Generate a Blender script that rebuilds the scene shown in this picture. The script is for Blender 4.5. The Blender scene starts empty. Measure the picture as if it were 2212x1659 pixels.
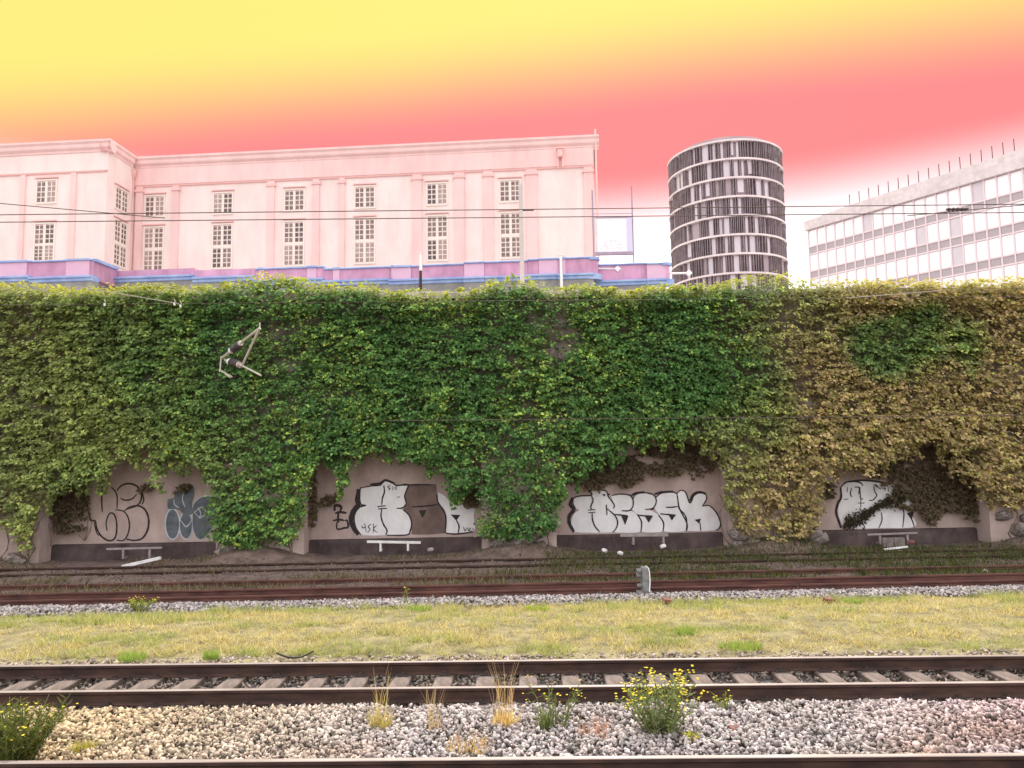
import bpy, bmesh, math, random
import numpy as np
from mathutils import Vector, Matrix, Euler

# ------------------------------------------------------------------ camera, sky, sun, exposure
SC = bpy.context.scene
COL = SC.collection
random.seed(7)
RNG = np.random.default_rng(7)

FPX, CX, CY = 1660.0, 1106.0, 829.5          # focal length and centre on a 2212 x 1659 picture
CAMZ = 3.04
PITCH, ROLL = math.atan(159.5 / FPX), 0.0157
Fw = np.array([0, math.cos(PITCH), math.sin(PITCH)])
R0 = np.array([1.0, 0, 0]); U0 = np.array([0, -math.sin(PITCH), math.cos(PITCH)])
Rt = math.cos(ROLL) * R0 - math.sin(ROLL) * U0
Up = math.sin(ROLL) * R0 + math.cos(ROLL) * U0
CAM = np.array([0.0, 0.0, CAMZ])

cd = bpy.data.cameras.new('camera'); cam = bpy.data.objects.new('camera', cd); COL.objects.link(cam)
cd.sensor_width = 36.0; cd.lens = 36.0 * FPX / 2212.0; cd.clip_start = 0.1; cd.clip_end = 6000
M = Matrix.Identity(4)
for i in range(3):
    M[i][0] = Rt[i]; M[i][1] = Up[i]; M[i][2] = -Fw[i]; M[i][3] = CAM[i]
cam.matrix_world = M
SC.camera = cam

SUN_EL, SUN_AZ = math.radians(50), math.radians(8)      # behind the wall, a little to the right
sd = bpy.data.lights.new('sun', 'SUN'); sun = bpy.data.objects.new('sun', sd); COL.objects.link(sun)
sd.energy = 3.8; sd.angle = math.radians(0.53); sd.color = (1.0, 0.95, 0.88)
sun.rotation_euler = (-(math.pi / 2 - SUN_EL), 0, -SUN_AZ)

W = bpy.data.worlds.new('World'); SC.world = W; W.use_nodes = True
def build_sky():
    nt = W.node_tree; nt.nodes.clear(); N = nt.nodes.new; L = nt.links.new
    out = N('ShaderNodeOutputWorld')
    tc = N('ShaderNodeTexCoord'); sp = N('ShaderNodeSeparateXYZ'); L(tc.outputs['Generated'], sp.inputs[0])
    def mth(op, a, b=None):
        n = N('ShaderNodeMath'); n.operation = op
        for i, v in enumerate((a, b)):
            if v is None: continue
            if isinstance(v, (int, float)): n.inputs[i].default_value = v
            else: L(v, n.inputs[i])
        return n.outputs[0]
    def ss(v, a, b):
        n = N('ShaderNodeMapRange'); n.interpolation_type = 'SMOOTHSTEP'
        n.inputs['From Min'].default_value = a; n.inputs['From Max'].default_value = b
        L(v, n.inputs['Value']); return n.outputs[0]
    def mix(f, a, b):
        n = N('ShaderNodeMix'); n.data_type = 'RGBA'; n.clamp_factor = True
        L(f, n.inputs['Factor'])
        for k, v in (('A', a), ('B', b)):
            s = [q for q in n.inputs if q.name == k and q.type == 'RGBA'][0]
            if isinstance(v, tuple): s.default_value = (*v, 1)
            else: L(v, s)
        return [q for q in n.outputs if q.type == 'RGBA'][0]
    x, y, z = sp.outputs
    nz = N('ShaderNodeTexNoise'); nz.inputs['Scale'].default_value = 1.6; nz.inputs['Detail'].default_value = 2
    L(tc.outputs['Generated'], nz.inputs['Vector'])
    wob = mth('MULTIPLY', mth('SUBTRACT', nz.outputs['Fac'], 0.5), 0.03)
    s1 = mth('ADD', mth('ADD', mth('SUBTRACT', z, mth('MULTIPLY', x, 0.071)), mth('MULTIPLY', mth('MULTIPLY', x, x), 0.246)), wob)
    s2 = mth('ADD', mth('SUBTRACT', z, mth('MULTIPLY', x, 0.0)), wob)
    pale = (1.32, 1.28, 1.28)
    c = mix(ss(s2, 0.235, 0.36), pale, (0.76, 0.18, 0.17))
    c = mix(ss(s1, 0.41, 0.525), c, (0.76, 0.62, 0.13))
    c = mix(ss(z, 0.56, 0.78), c, pale)
    c = mix(ss(y, -0.1, 0.5), pale, c)
    bg = N('ShaderNodeBackground'); L(c, bg.inputs['Color']); bg.inputs['Strength'].default_value = 0.97
    sky = N('ShaderNodeTexSky'); sky.sky_type = 'NISHITA'; sky.sun_disc = False
    sky.sun_elevation = SUN_EL; sky.sun_rotation = SUN_AZ
    bg2 = N('ShaderNodeBackground'); L(sky.outputs[0], bg2.inputs['Color']); bg2.inputs['Strength'].default_value = 0.006
    ad = N('ShaderNodeAddShader'); L(bg.outputs[0], ad.inputs[0]); L(bg2.outputs[0], ad.inputs[1])
    L(ad.outputs[0], out.inputs['Surface'])
build_sky()
SC.view_settings.view_transform = 'Standard'; SC.view_settings.look = 'None'
SC.view_settings.gamma = 1.0; SC.view_settings.exposure = 0.5; SC.view_settings.use_curve_mapping = False
SC.render.engine = 'CYCLES'
SC.cycles.max_bounces = 8; SC.cycles.use_denoising = True

# ------------------------------------------------------------------ helpers
def raydir(u, v):
    a = (np.asarray(u, float) - CX) / FPX; b = -(np.asarray(v, float) - CY) / FPX
    return Fw + a[..., None] * Rt + b[..., None] * Up

class Frame:
    """A vertical plane line in plan: x along it, y away from the viewer, z up."""
    def __init__(s, y0, slope, x0=0.0, z0=0.0):
        s.ang = math.atan(slope); s.o = np.array([x0, y0, z0])
        s.e = np.array([math.cos(s.ang), math.sin(s.ang), 0]); s.n = np.array([-math.sin(s.ang), math.cos(s.ang), 0])
    def px(s, u, v, depth=0.0):
        """picture point -> (x, z) on the plane lying `depth` behind the frame line"""
        d = raydir(u, v); p0 = s.o + s.n * depth
        t = ((p0 - CAM) @ s.n) / (d @ s.n)
        p = CAM + d * t[..., None]
        return (p - s.o) @ s.e, p[..., 2] - s.o[2]
    def p1(s, u, v, depth=0.0):
        x, z = s.px(np.array([u]), np.array([v]), depth); return float(x[0]), float(z[0])

def at_y(u, v, Y):
    d = raydir(np.array([u]), np.array([v]))[0]; return CAM + d * (Y / d[1])
def on_ground(u, v, z=0.0):
    d = raydir(np.array([u]), np.array([v]))[0]; return CAM + d * ((z - CAMZ) / d[2])

def link(o, parent=None):
    COL.objects.link(o)
    if parent is not None: o.parent = parent
    return o
def tag(o, label=None, cat=None, group=None, kind=None):
    if label: o['label'] = label
    if cat: o['category'] = cat
    if group: o['group'] = group
    if kind: o['kind'] = kind
    return o
def empty(name, loc=(0, 0, 0), rz=0.0, parent=None):
    o = bpy.data.objects.new(name, None); o.location = loc; o.rotation_euler = (0, 0, rz); o.empty_display_size = 0.2
    return link(o, parent)

class MB:
    def __init__(s): s.v = []; s.f = []; s.mi = []
    def add(s, vs, fs, mi=0):
        b = len(s.v); s.v += [tuple(map(float, q)) for q in vs]
        s.f += [tuple(b + i for i in f) for f in fs]; s.mi += [mi] * len(fs)
    def box(s, x0, x1, y0, y1, z0, z1, mi=0):
        s.add([(x0, y0, z0), (x1, y0, z0), (x1, y1, z0), (x0, y1, z0), (x0, y0, z1), (x1, y0, z1), (x1, y1, z1), (x0, y1, z1)],
              [(0, 3, 2, 1), (4, 5, 6, 7), (0, 1, 5, 4), (1, 2, 6, 5), (2, 3, 7, 6), (3, 0, 4, 7)], mi)
    def tube(s, pts, r, n=8, caps=True, mi=0):
        pts = [Vector(p) for p in pts]; rs = r if isinstance(r, (list, tuple)) else [r] * len(pts)
        vs = []; fs = []
        for i, p in enumerate(pts):
            d = (pts[min(i + 1, len(pts) - 1)] - pts[max(i - 1, 0)]).normalized()
            a = d.cross(Vector((0, 0, 1)) if abs(d.z) < 0.95 else Vector((1, 0, 0))).normalized(); b = d.cross(a).normalized()
            for k in range(n):
                t = 2 * math.pi * k / n
                vs.append(p + (a * math.cos(t) + b * math.sin(t)) * rs[i])
        for i in range(len(pts) - 1):
            for k in range(n):
                k2 = (k + 1) % n
                fs.append((i * n + k, i * n + k2, (i + 1) * n + k2, (i + 1) * n + k))
        if caps: fs.append(tuple(range(n))[::-1]); fs.append(tuple((len(pts) - 1) * n + k for k in range(n)))
        s.add(vs, fs, mi)
    def extrude_x(s, prof, x0, x1, mi=0, top=None, topmi=1):
        """profile of (y, z) points swept along x"""
        n = len(prof); vs = [(x0, y, z) for y, z in prof] + [(x1, y, z) for y, z in prof]
        for k in range(n):
            k2 = (k + 1) % n
            s.f.append(tuple(len(s.v) + q for q in (k, k2, n + k2, n + k))); s.mi.append(topmi if top and k in top else mi)
        s.f.append(tuple(len(s.v) + q for q in range(n))[::-1]); s.mi.append(mi)
        s.f.append(tuple(len(s.v) + n + q for q in range(n))); s.mi.append(mi)
        s.v += [tuple(map(float, q)) for q in vs]
    def mesh(s, name, mats):
        me = bpy.data.meshes.new(name); me.from_pydata(s.v, [], s.f)
        for m in (mats if isinstance(mats, (list, tuple)) else [mats]): me.materials.append(m)
        if any(s.mi): me.polygons.foreach_set('material_index', s.mi)
        bm = bmesh.new(); bm.from_mesh(me); bmesh.ops.recalc_face_normals(bm, faces=bm.faces); bm.to_mesh(me); bm.free()
        me.update(); return me
    def build(s, name, mats, parent=None, smooth=False, bevel=0.0):
        me = s.mesh(name, mats); o = bpy.data.objects.new(name, me); link(o, parent)
        if smooth: me.polygons.foreach_set('use_smooth', [True] * len(me.polygons))
        if bevel:
            b = o.modifiers.new('bevel', 'BEVEL'); b.width = bevel; b.segments = 2; b.limit_method = 'ANGLE'
        return o

def share(name, me, parent=None, loc=(0, 0, 0), rot=(0, 0, 0), scale=(1, 1, 1)):
    o = bpy.data.objects.new(name, me); o.location = loc; o.rotation_euler = rot; o.scale = scale
    return link(o, parent)

def raw_mesh(name, V, Fc, m, tint=None, parent=None, smooth=False):
    """big numpy mesh; V (n,3); Fc (m,k) faces of the same size; tint (n,3) own colour of each leaf or stone"""
    me = bpy.data.meshes.new(name); n, k = Fc.shape
    me.vertices.add(len(V)); me.vertices.foreach_set('co', V.astype(np.float32).ravel())
    me.loops.add(n * k); me.loops.foreach_set('vertex_index', Fc.astype(np.int32).ravel())
    me.polygons.add(n); me.polygons.foreach_set('loop_start', (np.arange(n) * k).astype(np.int32))
    try: me.polygons.foreach_set('loop_total', np.full(n, k, np.int32))
    except Exception: pass
    me.update(calc_edges=True); me.validate()
    if tint is not None:
        a = me.color_attributes.new('tint', 'FLOAT_COLOR', 'POINT')
        a.data.foreach_set('color', np.concatenate([tint, np.ones((len(tint), 1))], 1).astype(np.float32).ravel())
    if smooth: me.polygons.foreach_set('use_smooth', [True] * n)
    me.materials.append(m)
    return link(bpy.data.objects.new(name, me), parent)

def vnoise(x, y, seed=0):
    """smooth 2-D value noise in 0..1"""
    x = np.asarray(x, float); y = np.asarray(y, float); xi = np.floor(x).astype(int); yi = np.floor(y).astype(int)
    fx = x - xi; fy = y - yi; fx = fx * fx * (3 - 2 * fx); fy = fy * fy * (3 - 2 * fy)
    def h(a, b):
        q = np.sin(a * 127.1 + b * 311.7 + seed * 74.7) * 43758.5453; return q - np.floor(q)
    return (h(xi, yi) * (1 - fx) + h(xi + 1, yi) * fx) * (1 - fy) + (h(xi, yi + 1) * (1 - fx) + h(xi + 1, yi + 1) * fx) * fy
def fbm(x, y, seed=0, oct=3):
    t = 0; a = 0.5; s = 0
    for i in range(oct): t = t + a * vnoise(x * 2 ** i, y * 2 ** i, seed + i); s += a; a *= 0.5
    return t / s

# ------------------------------------------------------------------ materials
def mat(name, c1, c2=None, scale=4.0, rough=0.8, bump=0.0, bscale=None, metal=0.0, spec=0.3, c3=None, dist=0.02, stretch=None, streak=0.0):
    m = bpy.data.materials.new(name); m.use_nodes = True; nt = m.node_tree; N = nt.nodes.new; L = nt.links.new
    b = nt.nodes['Principled BSDF']; b.inputs['Roughness'].default_value = rough; b.inputs['Metallic'].default_value = metal
    b.inputs['Specular IOR Level'].default_value = spec; b.inputs['Base Color'].default_value = (*c1, 1)
    tc = N('ShaderNodeTexCoord'); vec = tc.outputs['Object']
    if stretch:
        mp = N('ShaderNodeMapping'); mp.inputs['Scale'].default_value = stretch; L(vec, mp.inputs[0]); vec = mp.outputs[0]
    if c2:
        nz = N('ShaderNodeTexNoise'); nz.inputs['Scale'].default_value = scale; nz.inputs['Detail'].default_value = 8
        nz.inputs['Roughness'].default_value = 0.62; L(vec, nz.inputs['Vector'])
        cr = N('ShaderNodeValToRGB'); cr.color_ramp.elements[0].position = 0.36; cr.color_ramp.elements[1].position = 0.66
        cr.color_ramp.elements[0].color = (*c1, 1); cr.color_ramp.elements[1].color = (*c2, 1)
        if c3: e = cr.color_ramp.elements.new(0.78); e.color = (*c3, 1)
        L(nz.outputs['Fac'], cr.inputs['Fac']); L(cr.outputs['Color'], b.inputs['Base Color'])
    if streak:
        mp2 = N('ShaderNodeMapping'); mp2.inputs['Scale'].default_value = (1.1, 1.1, 0.35); L(tc.outputs['Object'], mp2.inputs[0])
        n3 = N('ShaderNodeTexNoise'); n3.inputs['Scale'].default_value = 1.0; n3.inputs['Detail'].default_value = 7; n3.inputs['Roughness'].default_value = 0.7; L(mp2.outputs[0], n3.inputs['Vector'])
        mr = N('ShaderNodeMapRange'); mr.inputs['From Min'].default_value = 0.38; mr.inputs['From Max'].default_value = 0.62; mr.inputs['To Min'].default_value = 1.0 - streak; mr.inputs['To Max'].default_value = 1.0
        L(n3.outputs['Fac'], mr.inputs['Value']); sc_ = N('ShaderNodeVectorMath'); sc_.operation = 'SCALE'; L(cr.outputs['Color'], sc_.inputs[0]); L(mr.outputs[0], sc_.inputs['Scale']); L(sc_.outputs[0], b.inputs['Base Color'])
    if bump:
        n2 = N('ShaderNodeTexNoise'); n2.inputs['Scale'].default_value = bscale or scale * 6; n2.inputs['Detail'].default_value = 6
        L(vec, n2.inputs['Vector'])
        bp = N('ShaderNodeBump'); bp.inputs['Strength'].default_value = bump; bp.inputs['Distance'].default_value = dist
        L(n2.outputs['Fac'], bp.inputs['Height']); L(bp.outputs['Normal'], b.inputs['Normal'])
    return m

def tint_mat(name, rough=0.6, translucent=0.0, spec=0.3, fine=0.0):
    m = bpy.data.materials.new(name); m.use_nodes = True; nt = m.node_tree; N = nt.nodes.new; L = nt.links.new
    b = nt.nodes['Principled BSDF']; b.inputs['Roughness'].default_value = rough; b.inputs['Specular IOR Level'].default_value = spec
    at = N('ShaderNodeAttribute'); at.attribute_name = 'tint'; col = at.outputs['Color']
    if fine:
        tc = N('ShaderNodeTexCoord'); nz = N('ShaderNodeTexNoise'); nz.inputs['Scale'].default_value = fine; nz.inputs['Detail'].default_value = 4
        L(tc.outputs['Object'], nz.inputs['Vector'])
        mr = N('ShaderNodeMapRange'); mr.inputs['To Min'].default_value = 0.6; mr.inputs['To Max'].default_value = 1.35; L(nz.outputs['Fac'], mr.inputs['Value'])
        mm = N('ShaderNodeVectorMath'); mm.operation = 'SCALE'; L(col, mm.inputs[0]); L(mr.outputs[0], mm.inputs['Scale']); col = mm.outputs[0]
    L(col, b.inputs['Base Color'])
    if translucent:
        tr = N('ShaderNodeBsdfTranslucent')
        mm = N('ShaderNodeVectorMath'); mm.operation = 'MULTIPLY'; L(col, mm.inputs[0]); mm.inputs[1].default_value = (1.9, 1.7, 0.8)
        L(mm.outputs[0], tr.inputs['Color'])
        mx = N('ShaderNodeMixShader'); mx.inputs['Fac'].default_value = translucent
        L(b.outputs[0], mx.inputs[1]); L(tr.outputs[0], mx.inputs[2]); L(mx.outputs[0], nt.nodes['Material Output'].inputs['Surface'])
    return m

MT = dict(
    soil=mat('dark_soil', (0.105, 0.072, 0.064), (0.21, 0.15, 0.13), 3.0, 0.95, 0.6, 30, dist=0.04),
    gravel_bed=mat('gravel_bed', (0.06, 0.055, 0.052), (0.2, 0.18, 0.17), 14, 0.95, 0.8, 40, dist=0.04),
    grass_soil=mat('grass_soil', (0.12, 0.1, 0.05), (0.3, 0.255, 0.13), 2.5, 0.95, 0.6, 30, dist=0.03),
    terrace=mat('terrace_paving', (0.3, 0.28, 0.27), (0.42, 0.4, 0.38), 0.6, 0.9),
    rust=mat('rail_rust', (0.035, 0.02, 0.017), (0.085, 0.045, 0.035), 7, 0.8, 0.3, 50, stretch=(0.3, 1, 1), dist=0.004),
    rust_red=mat('rail_rust_red', (0.075, 0.034, 0.03), (0.17, 0.075, 0.06), 5, 0.85, 0.3, 50, stretch=(0.3, 1, 1), dist=0.004),
    steel=mat('rail_running_surface', (0.3, 0.24, 0.22), (0.46, 0.39, 0.36), 9, 0.42, stretch=(0.1, 1, 1), metal=0.35),
    sleeper=mat('weathered_sleeper', (0.09, 0.068, 0.058), (0.22, 0.17, 0.15), 9, 0.9, 0.5, 40, stretch=(1, 0.35, 1), dist=0.006),
    sleeper_dark=mat('rotten_sleeper', (0.05, 0.036, 0.03), (0.12, 0.09, 0.075), 6, 0.95, 0.5, 40, dist=0.01),
    iron=mat('dark_iron', (0.03, 0.025, 0.024), (0.07, 0.05, 0.045), 12, 0.7),
    render_wall=mat('wall_render', (0.43, 0.325, 0.295), (0.56, 0.44, 0.405), 1.1, 0.92, 0.25, 25, c3=(0.34, 0.26, 0.24), dist=0.01, streak=0.22),
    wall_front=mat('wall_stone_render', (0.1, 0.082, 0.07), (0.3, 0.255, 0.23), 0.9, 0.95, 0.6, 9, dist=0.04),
    plinth=mat('tarred_plinth', (0.07, 0.05, 0.05), (0.14, 0.105, 0.1), 1.6, 0.9, 0.4, 18, dist=0.02, streak=0.4),
    stone=mat('rough_stone', (0.12, 0.095, 0.085), (0.36, 0.31, 0.29), 3, 0.95, 0.9, 10, dist=0.05),
    coping=mat('weathered_coping', (0.3, 0.27, 0.24), (0.56, 0.51, 0.46), 2.5, 0.95, 0.6, 15, dist=0.02),
    spray_white=mat('spray_white', (0.76, 0.74, 0.75), (0.86, 0.84, 0.86), 2.6, 0.75, 0.2, 30, dist=0.005, streak=0.15),
    spray_pink=mat('spray_pale_pink', (0.46, 0.36, 0.34), (0.56, 0.44, 0.42), 2.2, 0.75),
    spray_black=mat('spray_black', (0.02, 0.014, 0.015), (0.035, 0.024, 0.026), 5, 0.6),
    spray_brown=mat('spray_brown', (0.17, 0.115, 0.1), (0.25, 0.175, 0.155), 2.0, 0.8, 0.2, 30, dist=0.005, streak=0.3),
    spray_slate=mat('spray_slate', (0.085, 0.1, 0.115), (0.15, 0.17, 0.19), 4, 0.7),
    spray_pale=mat('spray_pale_blue', (0.42, 0.44, 0.48), (0.55, 0.57, 0.6), 4, 0.7),
    white_bar=mat('white_painted_bar', (0.62, 0.6, 0.6), (0.8, 0.79, 0.79), 4, 0.6),
    grey_bar=mat('grey_dusty_bar', (0.24, 0.2, 0.2), (0.36, 0.31, 0.31), 5, 0.8),
    pink=mat('pink_parapet_paint', (0.66, 0.33, 0.51), (0.75, 0.42, 0.61), 2.2, 0.75, 0.1, 20, streak=0.32),
    pink_pale=mat('pale_pink_pilaster_paint', (0.68, 0.42, 0.58), (0.76, 0.5, 0.65), 1.2, 0.75),
    blue=mat('blue_coping_paint', (0.24, 0.34, 0.64), (0.4, 0.52, 0.78), 2.0, 0.6, 0.15, 14),
    grey_base=mat('grey_concrete', (0.22, 0.21, 0.21), (0.34, 0.33, 0.32), 2.0, 0.9),
    cream=mat('cream_stucco', (0.9, 0.73, 0.7), (0.94, 0.79, 0.76), 0.4, 0.85, streak=0.12),
    salmon=mat('salmon_stucco', (0.9, 0.61, 0.59), (0.93, 0.67, 0.65), 0.4, 0.85, streak=0.12),
    salmon_line=mat('salmon_moulding', (0.86, 0.52, 0.5), (0.9, 0.57, 0.55), 0.6, 0.85),
    sash=mat('white_sash', (0.85, 0.75, 0.68), None, rough=0.6),
    pane=mat('window_glass', (0.14, 0.085, 0.08), (0.34, 0.23, 0.22), 1.6, 0.25, spec=0.5),
    pane_pale=mat('pale_reflection_glass', (0.3, 0.2, 0.19), (0.5, 0.37, 0.35), 2.0, 0.3, spec=0.5),  # lighter and darker pane tints stand for varied reflections in the glass
    pane_dark=mat('dark_glass', (0.07, 0.045, 0.05), (0.16, 0.1, 0.1), 1.6, 0.2, spec=0.5),
    roof=mat('roof_sheet', (0.4, 0.24, 0.22), (0.5, 0.32, 0.3), 1, 0.8),
    pipe=mat('drain_pipe', (0.72, 0.42, 0.38), (0.8, 0.5, 0.45), 2, 0.5),
    tower_core=mat('tower_dark_cladding', (0.24, 0.18, 0.2), (0.34, 0.26, 0.285), 0.35, 0.5),
    tower_fin=mat('tower_bronze_fin', (0.19, 0.145, 0.16), (0.33, 0.265, 0.285), 0.6, 0.5),
    tower_ring=mat('tower_floor_ring', (0.64, 0.55, 0.56), (0.76, 0.67, 0.68), 0.3, 0.6),
    tower_window=mat('tower_pale_window', (0.5, 0.44, 0.49), (0.78, 0.72, 0.77), 0.16, 0.3, metal=0.2),
    tower_panel=mat('tower_grey_panel', (0.36, 0.29, 0.31), (0.46, 0.38, 0.4), 0.4, 0.5),
    off_frame=mat('office_frame', (0.72, 0.6, 0.63), (0.8, 0.68, 0.7), 0.4, 0.7),
    off_glass=mat('office_pale_glass', (0.9, 0.87, 0.9), (0.95, 0.93, 0.96), 0.1, 0.3, metal=0.1),
    off_dark=mat('office_spandrel', (0.4, 0.35, 0.38), (0.56, 0.49, 0.52), 0.25, 0.7),
    off_roof=mat('office_roof_fascia', (0.58, 0.51, 0.52), (0.74, 0.66, 0.67), 1.4, 0.8),
    wire=mat('overhead_wire', (0.1, 0.065, 0.06), (0.14, 0.1, 0.09), 3, 0.6),
    wire_pale=mat('pale_wire', (0.4, 0.36, 0.3), None, rough=0.6),
    galv=mat('galvanised_tube', (0.5, 0.45, 0.38), (0.64, 0.58, 0.5), 6, 0.5, metal=0.2),
    insul=mat('brown_insulator', (0.05, 0.04, 0.042), (0.1, 0.08, 0.08), 12, 0.4),
    white=mat('white_paint', (0.78, 0.78, 0.79), (0.84, 0.84, 0.85), 3, 0.5),
    mast=mat('pale_mast_paint', (0.7, 0.62, 0.61), (0.78, 0.7, 0.69), 3, 0.5),
    sign=mat('pale_sign_panel', (0.86, 0.83, 0.88), (0.9, 0.88, 0.92), 0.8, 0.5),
    sign_letter=mat('white_sign_letter', (0.92, 0.92, 0.94), None, rough=0.5),
    sign_frame=mat('mauve_sign_frame', (0.34, 0.27, 0.36), (0.42, 0.34, 0.42), 2, 0.6),
    signal=mat('signal_grey', (0.15, 0.15, 0.155), (0.26, 0.26, 0.26), 8, 0.6),
    lens=mat('lens_glass', (0.03, 0.03, 0.03), None, rough=0.15, spec=0.6),
    cable=mat('black_cable', (0.02, 0.02, 0.02), None, rough=0.5),
    brick=mat('broken_brick', (0.16, 0.06, 0.05), (0.26, 0.12, 0.1), 14, 0.9, 0.5, 40, dist=0.01),
    stem=mat('woody_stem', (0.1, 0.07, 0.05), (0.22, 0.17, 0.13), 9, 0.9),
    green_stem=mat('green_stem', (0.12, 0.15, 0.05), (0.2, 0.22, 0.09), 9, 0.8),
    leaf=tint_mat('ivy_leaf', 0.62, 0.34, 0.1),
    blade=tint_mat('grass_blade', 0.8, 0.3, 0.08),
    ballast=tint_mat('ballast_stone', 0.9, 0.0, 0.2, fine=25.0),
    flower=mat('yellow_petal', (0.85, 0.68, 0.03), (0.9, 0.75, 0.08), 20, 0.6),
)

# ------------------------------------------------------------------ frames of the place
WALL = Frame(24.0, 0.0306)          # face of the retaining wall
MID = Frame(10.63, -0.02)           # middle of the track in front of the grass
FAR = Frame(18.62, 0.0306)          # middle of the rusty track
BLD = Frame(40.0, -0.08)            # facade of the long building
PAR = Frame(27.0, -0.085)           # parapet on the terrace
WALL_TOP = 8.35

# ------------------------------------------------------------------ ground
def strip(name, fa, fb, x0, x1, nx, ny, m, amp=0.02, zoff=0.0, seed=0, prof=None):
    xs = np.linspace(x0, x1, nx); ts = np.linspace(0, 1, ny)
    X, T = np.meshgrid(xs, ts); Y = fa(X) * (1 - T) + fb(X) * T
    Z = zoff + amp * (fbm(X * 1.3, Y * 1.3, seed) - 0.5) * 2
    if prof is not None: Z = Z + prof(T)
    V = np.stack([X, Y, Z], -1).reshape(-1, 3)
    i = np.arange(nx * ny).reshape(ny, nx)
    Fc = np.stack([i[:-1, :-1], i[:-1, 1:], i[1:, 1:], i[1:, :-1]], -1).reshape(-1, 4)
    return tag(raw_mesh(name, V, Fc, m, smooth=True), kind='structure')

g = MB(); g.add([(-600, -600, -0.4), (600, -600, -0.4), (600, 600, -0.4), (-600, 600, -0.4)], [(0, 1, 2, 3)])
tag(g.build('ground', MT['soil']), kind='structure')
midline = lambda off: (lambda X: 10.63 - 0.02 * X + off)
farline = lambda off: (lambda X: 18.62 + 0.0306 * X + off)
strip('ballast_bed', lambda X: X * 0 + 3.0, midline(1.6), -26, 26, 130, 60, MT['gravel_bed'], 0.02, -0.10, 1)
GR0, GR1 = midline(1.35), farline(-1.98)
bank_z = lambda T: 0.10 * np.sin(np.pi * np.clip(T, 0, 1)) - 0.05
strip('grass_bank', GR0, GR1, -26, 26, 130, 30, MT['grass_soil'], 0.03, -0.02, 2, bank_z)
strip('gravel_path', farline(-2.2), farline(-0.9), -26, 26, 130, 10, MT['gravel_bed'], 0.02, -0.09, 3)
PILLAR_X = (-16.6, -7.9, 0.2, 8.15, 16.6)
def dirt_z(X, Y):
    d = Y - (18.62 + 0.0306 * X); sm = lambda a, b: np.clip((d - a) / (b - a), 0, 1) ** 2 * (3 - 2 * np.clip((d - a) / (b - a), 0, 1))
    z = -0.10 + 0.15 * sm(-.62, -.45) + 0.02 * sm(1.5, 2.6) + 0.06 * (fbm(X * 1.1, Y * 1.1, 4) - .5) + 0.05 * (fbm(X * 4, Y * 4, 14) - .5)
    m = sum(np.exp(-((X - p) / 1.35) ** 2) for p in PILLAR_X)
    return z + 0.42 * m * sm(4.0, 5.35)
o = strip('trackside_dirt', farline(-1.0), lambda X: 24.7 + 0.0306 * X, -26, 26, 300, 90, MT['soil'], 0.0, 0.0, 4)
co = np.empty(len(o.data.vertices) * 3, np.float32); o.data.vertices.foreach_get('co', co); co = co.reshape(-1, 3)
co[:, 2] = dirt_z(co[:, 0].astype(float), co[:, 1].astype(float)); o.data.vertices.foreach_set('co', co.ravel()); o.data.update()
tg = MB(); a, b = WALL.ang, 0
for xa, xb in ((-590, 590),):
    tg.add([(xa, 24.9 + 0.0306 * xa, WALL_TOP - 0.25), (xb, 24.9 + 0.0306 * xb, WALL_TOP - 0.25), (xb, 590, WALL_TOP - 0.25), (xa, 590, WALL_TOP - 0.25)], [(0, 1, 2, 3)])
tag(tg.build('terrace_ground', MT['terrace']), kind='structure')

# ------------------------------------------------------------------ retaining wall with blind arches
wall = tag(empty('retaining_wall', (0, 24, 0), WALL.ang), 'tall old retaining wall with blind arches, graffiti and an ivy cover', 'wall')
wx = lambda u: WALL.p1(u, 1100)[0]
NICHES = [(wx(-460), wx(-100)), (wx(88), wx(468)), (wx(657), wx(1040)), (wx(1201), wx(1573)), (wx(1765), wx(2136)), (wx(2330), wx(2700))]
SPRING, CROWN, NDEPTH = 3.0, 3.95, 0.8
X0, X1 = -28.0, 28.0
def arch_z(x, a, b):
    t = (x - a) / (b - a) * 2 - 1; return SPRING + (CROWN - SPRING) * (1 - t * t)
f = MB(); sof = MB()
edges = [X0] + [q for n in NICHES for q in n] + [X1]
for k in range(len(edges) - 1):
    a, b = edges[k], edges[k + 1]
    if k % 2 == 0:
        f.box(a, b, 0, 1.3, SPRING, WALL_TOP - 0.3); m = MB(); m.box(a, b, 0, 1.3, -0.4, SPRING - .002); m.build('pillar', MT['render_wall'], wall)
    else:
        n = 14; xs = np.linspace(a, b, n + 1)
        for q in range(n):
            xa, xb = xs[q], xs[q + 1]; za, zb = arch_z(xa, a, b), arch_z(xb, a, b)
            f.add([(xa, 0, za), (xb, 0, zb), (xb, 0, WALL_TOP - 0.3), (xa, 0, WALL_TOP - 0.3)], [(0, 1, 2, 3)])
            sof.add([(xa, 0, za), (xb, 0, zb), (xb, NDEPTH, zb), (xa, NDEPTH, za)], [(0, 1, 2, 3)])
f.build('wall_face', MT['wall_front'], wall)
sof.build('arch_soffit', MT['render_wall'], wall)
for k, (a, b) in enumerate(NICHES):
    m = MB(); m.box(a - 0.05, b + 0.05, NDEPTH, NDEPTH + 0.3, 0.3, CROWN + 0.3); m.build('niche_panel', MT['render_wall'], wall)
    m = MB(); m.extrude_x([(NDEPTH - 0.002, -0.4), (NDEPTH - 0.2, -0.4), (NDEPTH - 0.14, 0.50), (NDEPTH - 0.10, 0.55), (NDEPTH - 0.002, 0.57)], a + 0.003, b - 0.003)
    m.build('plinth', MT['plinth'], wall)
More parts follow.
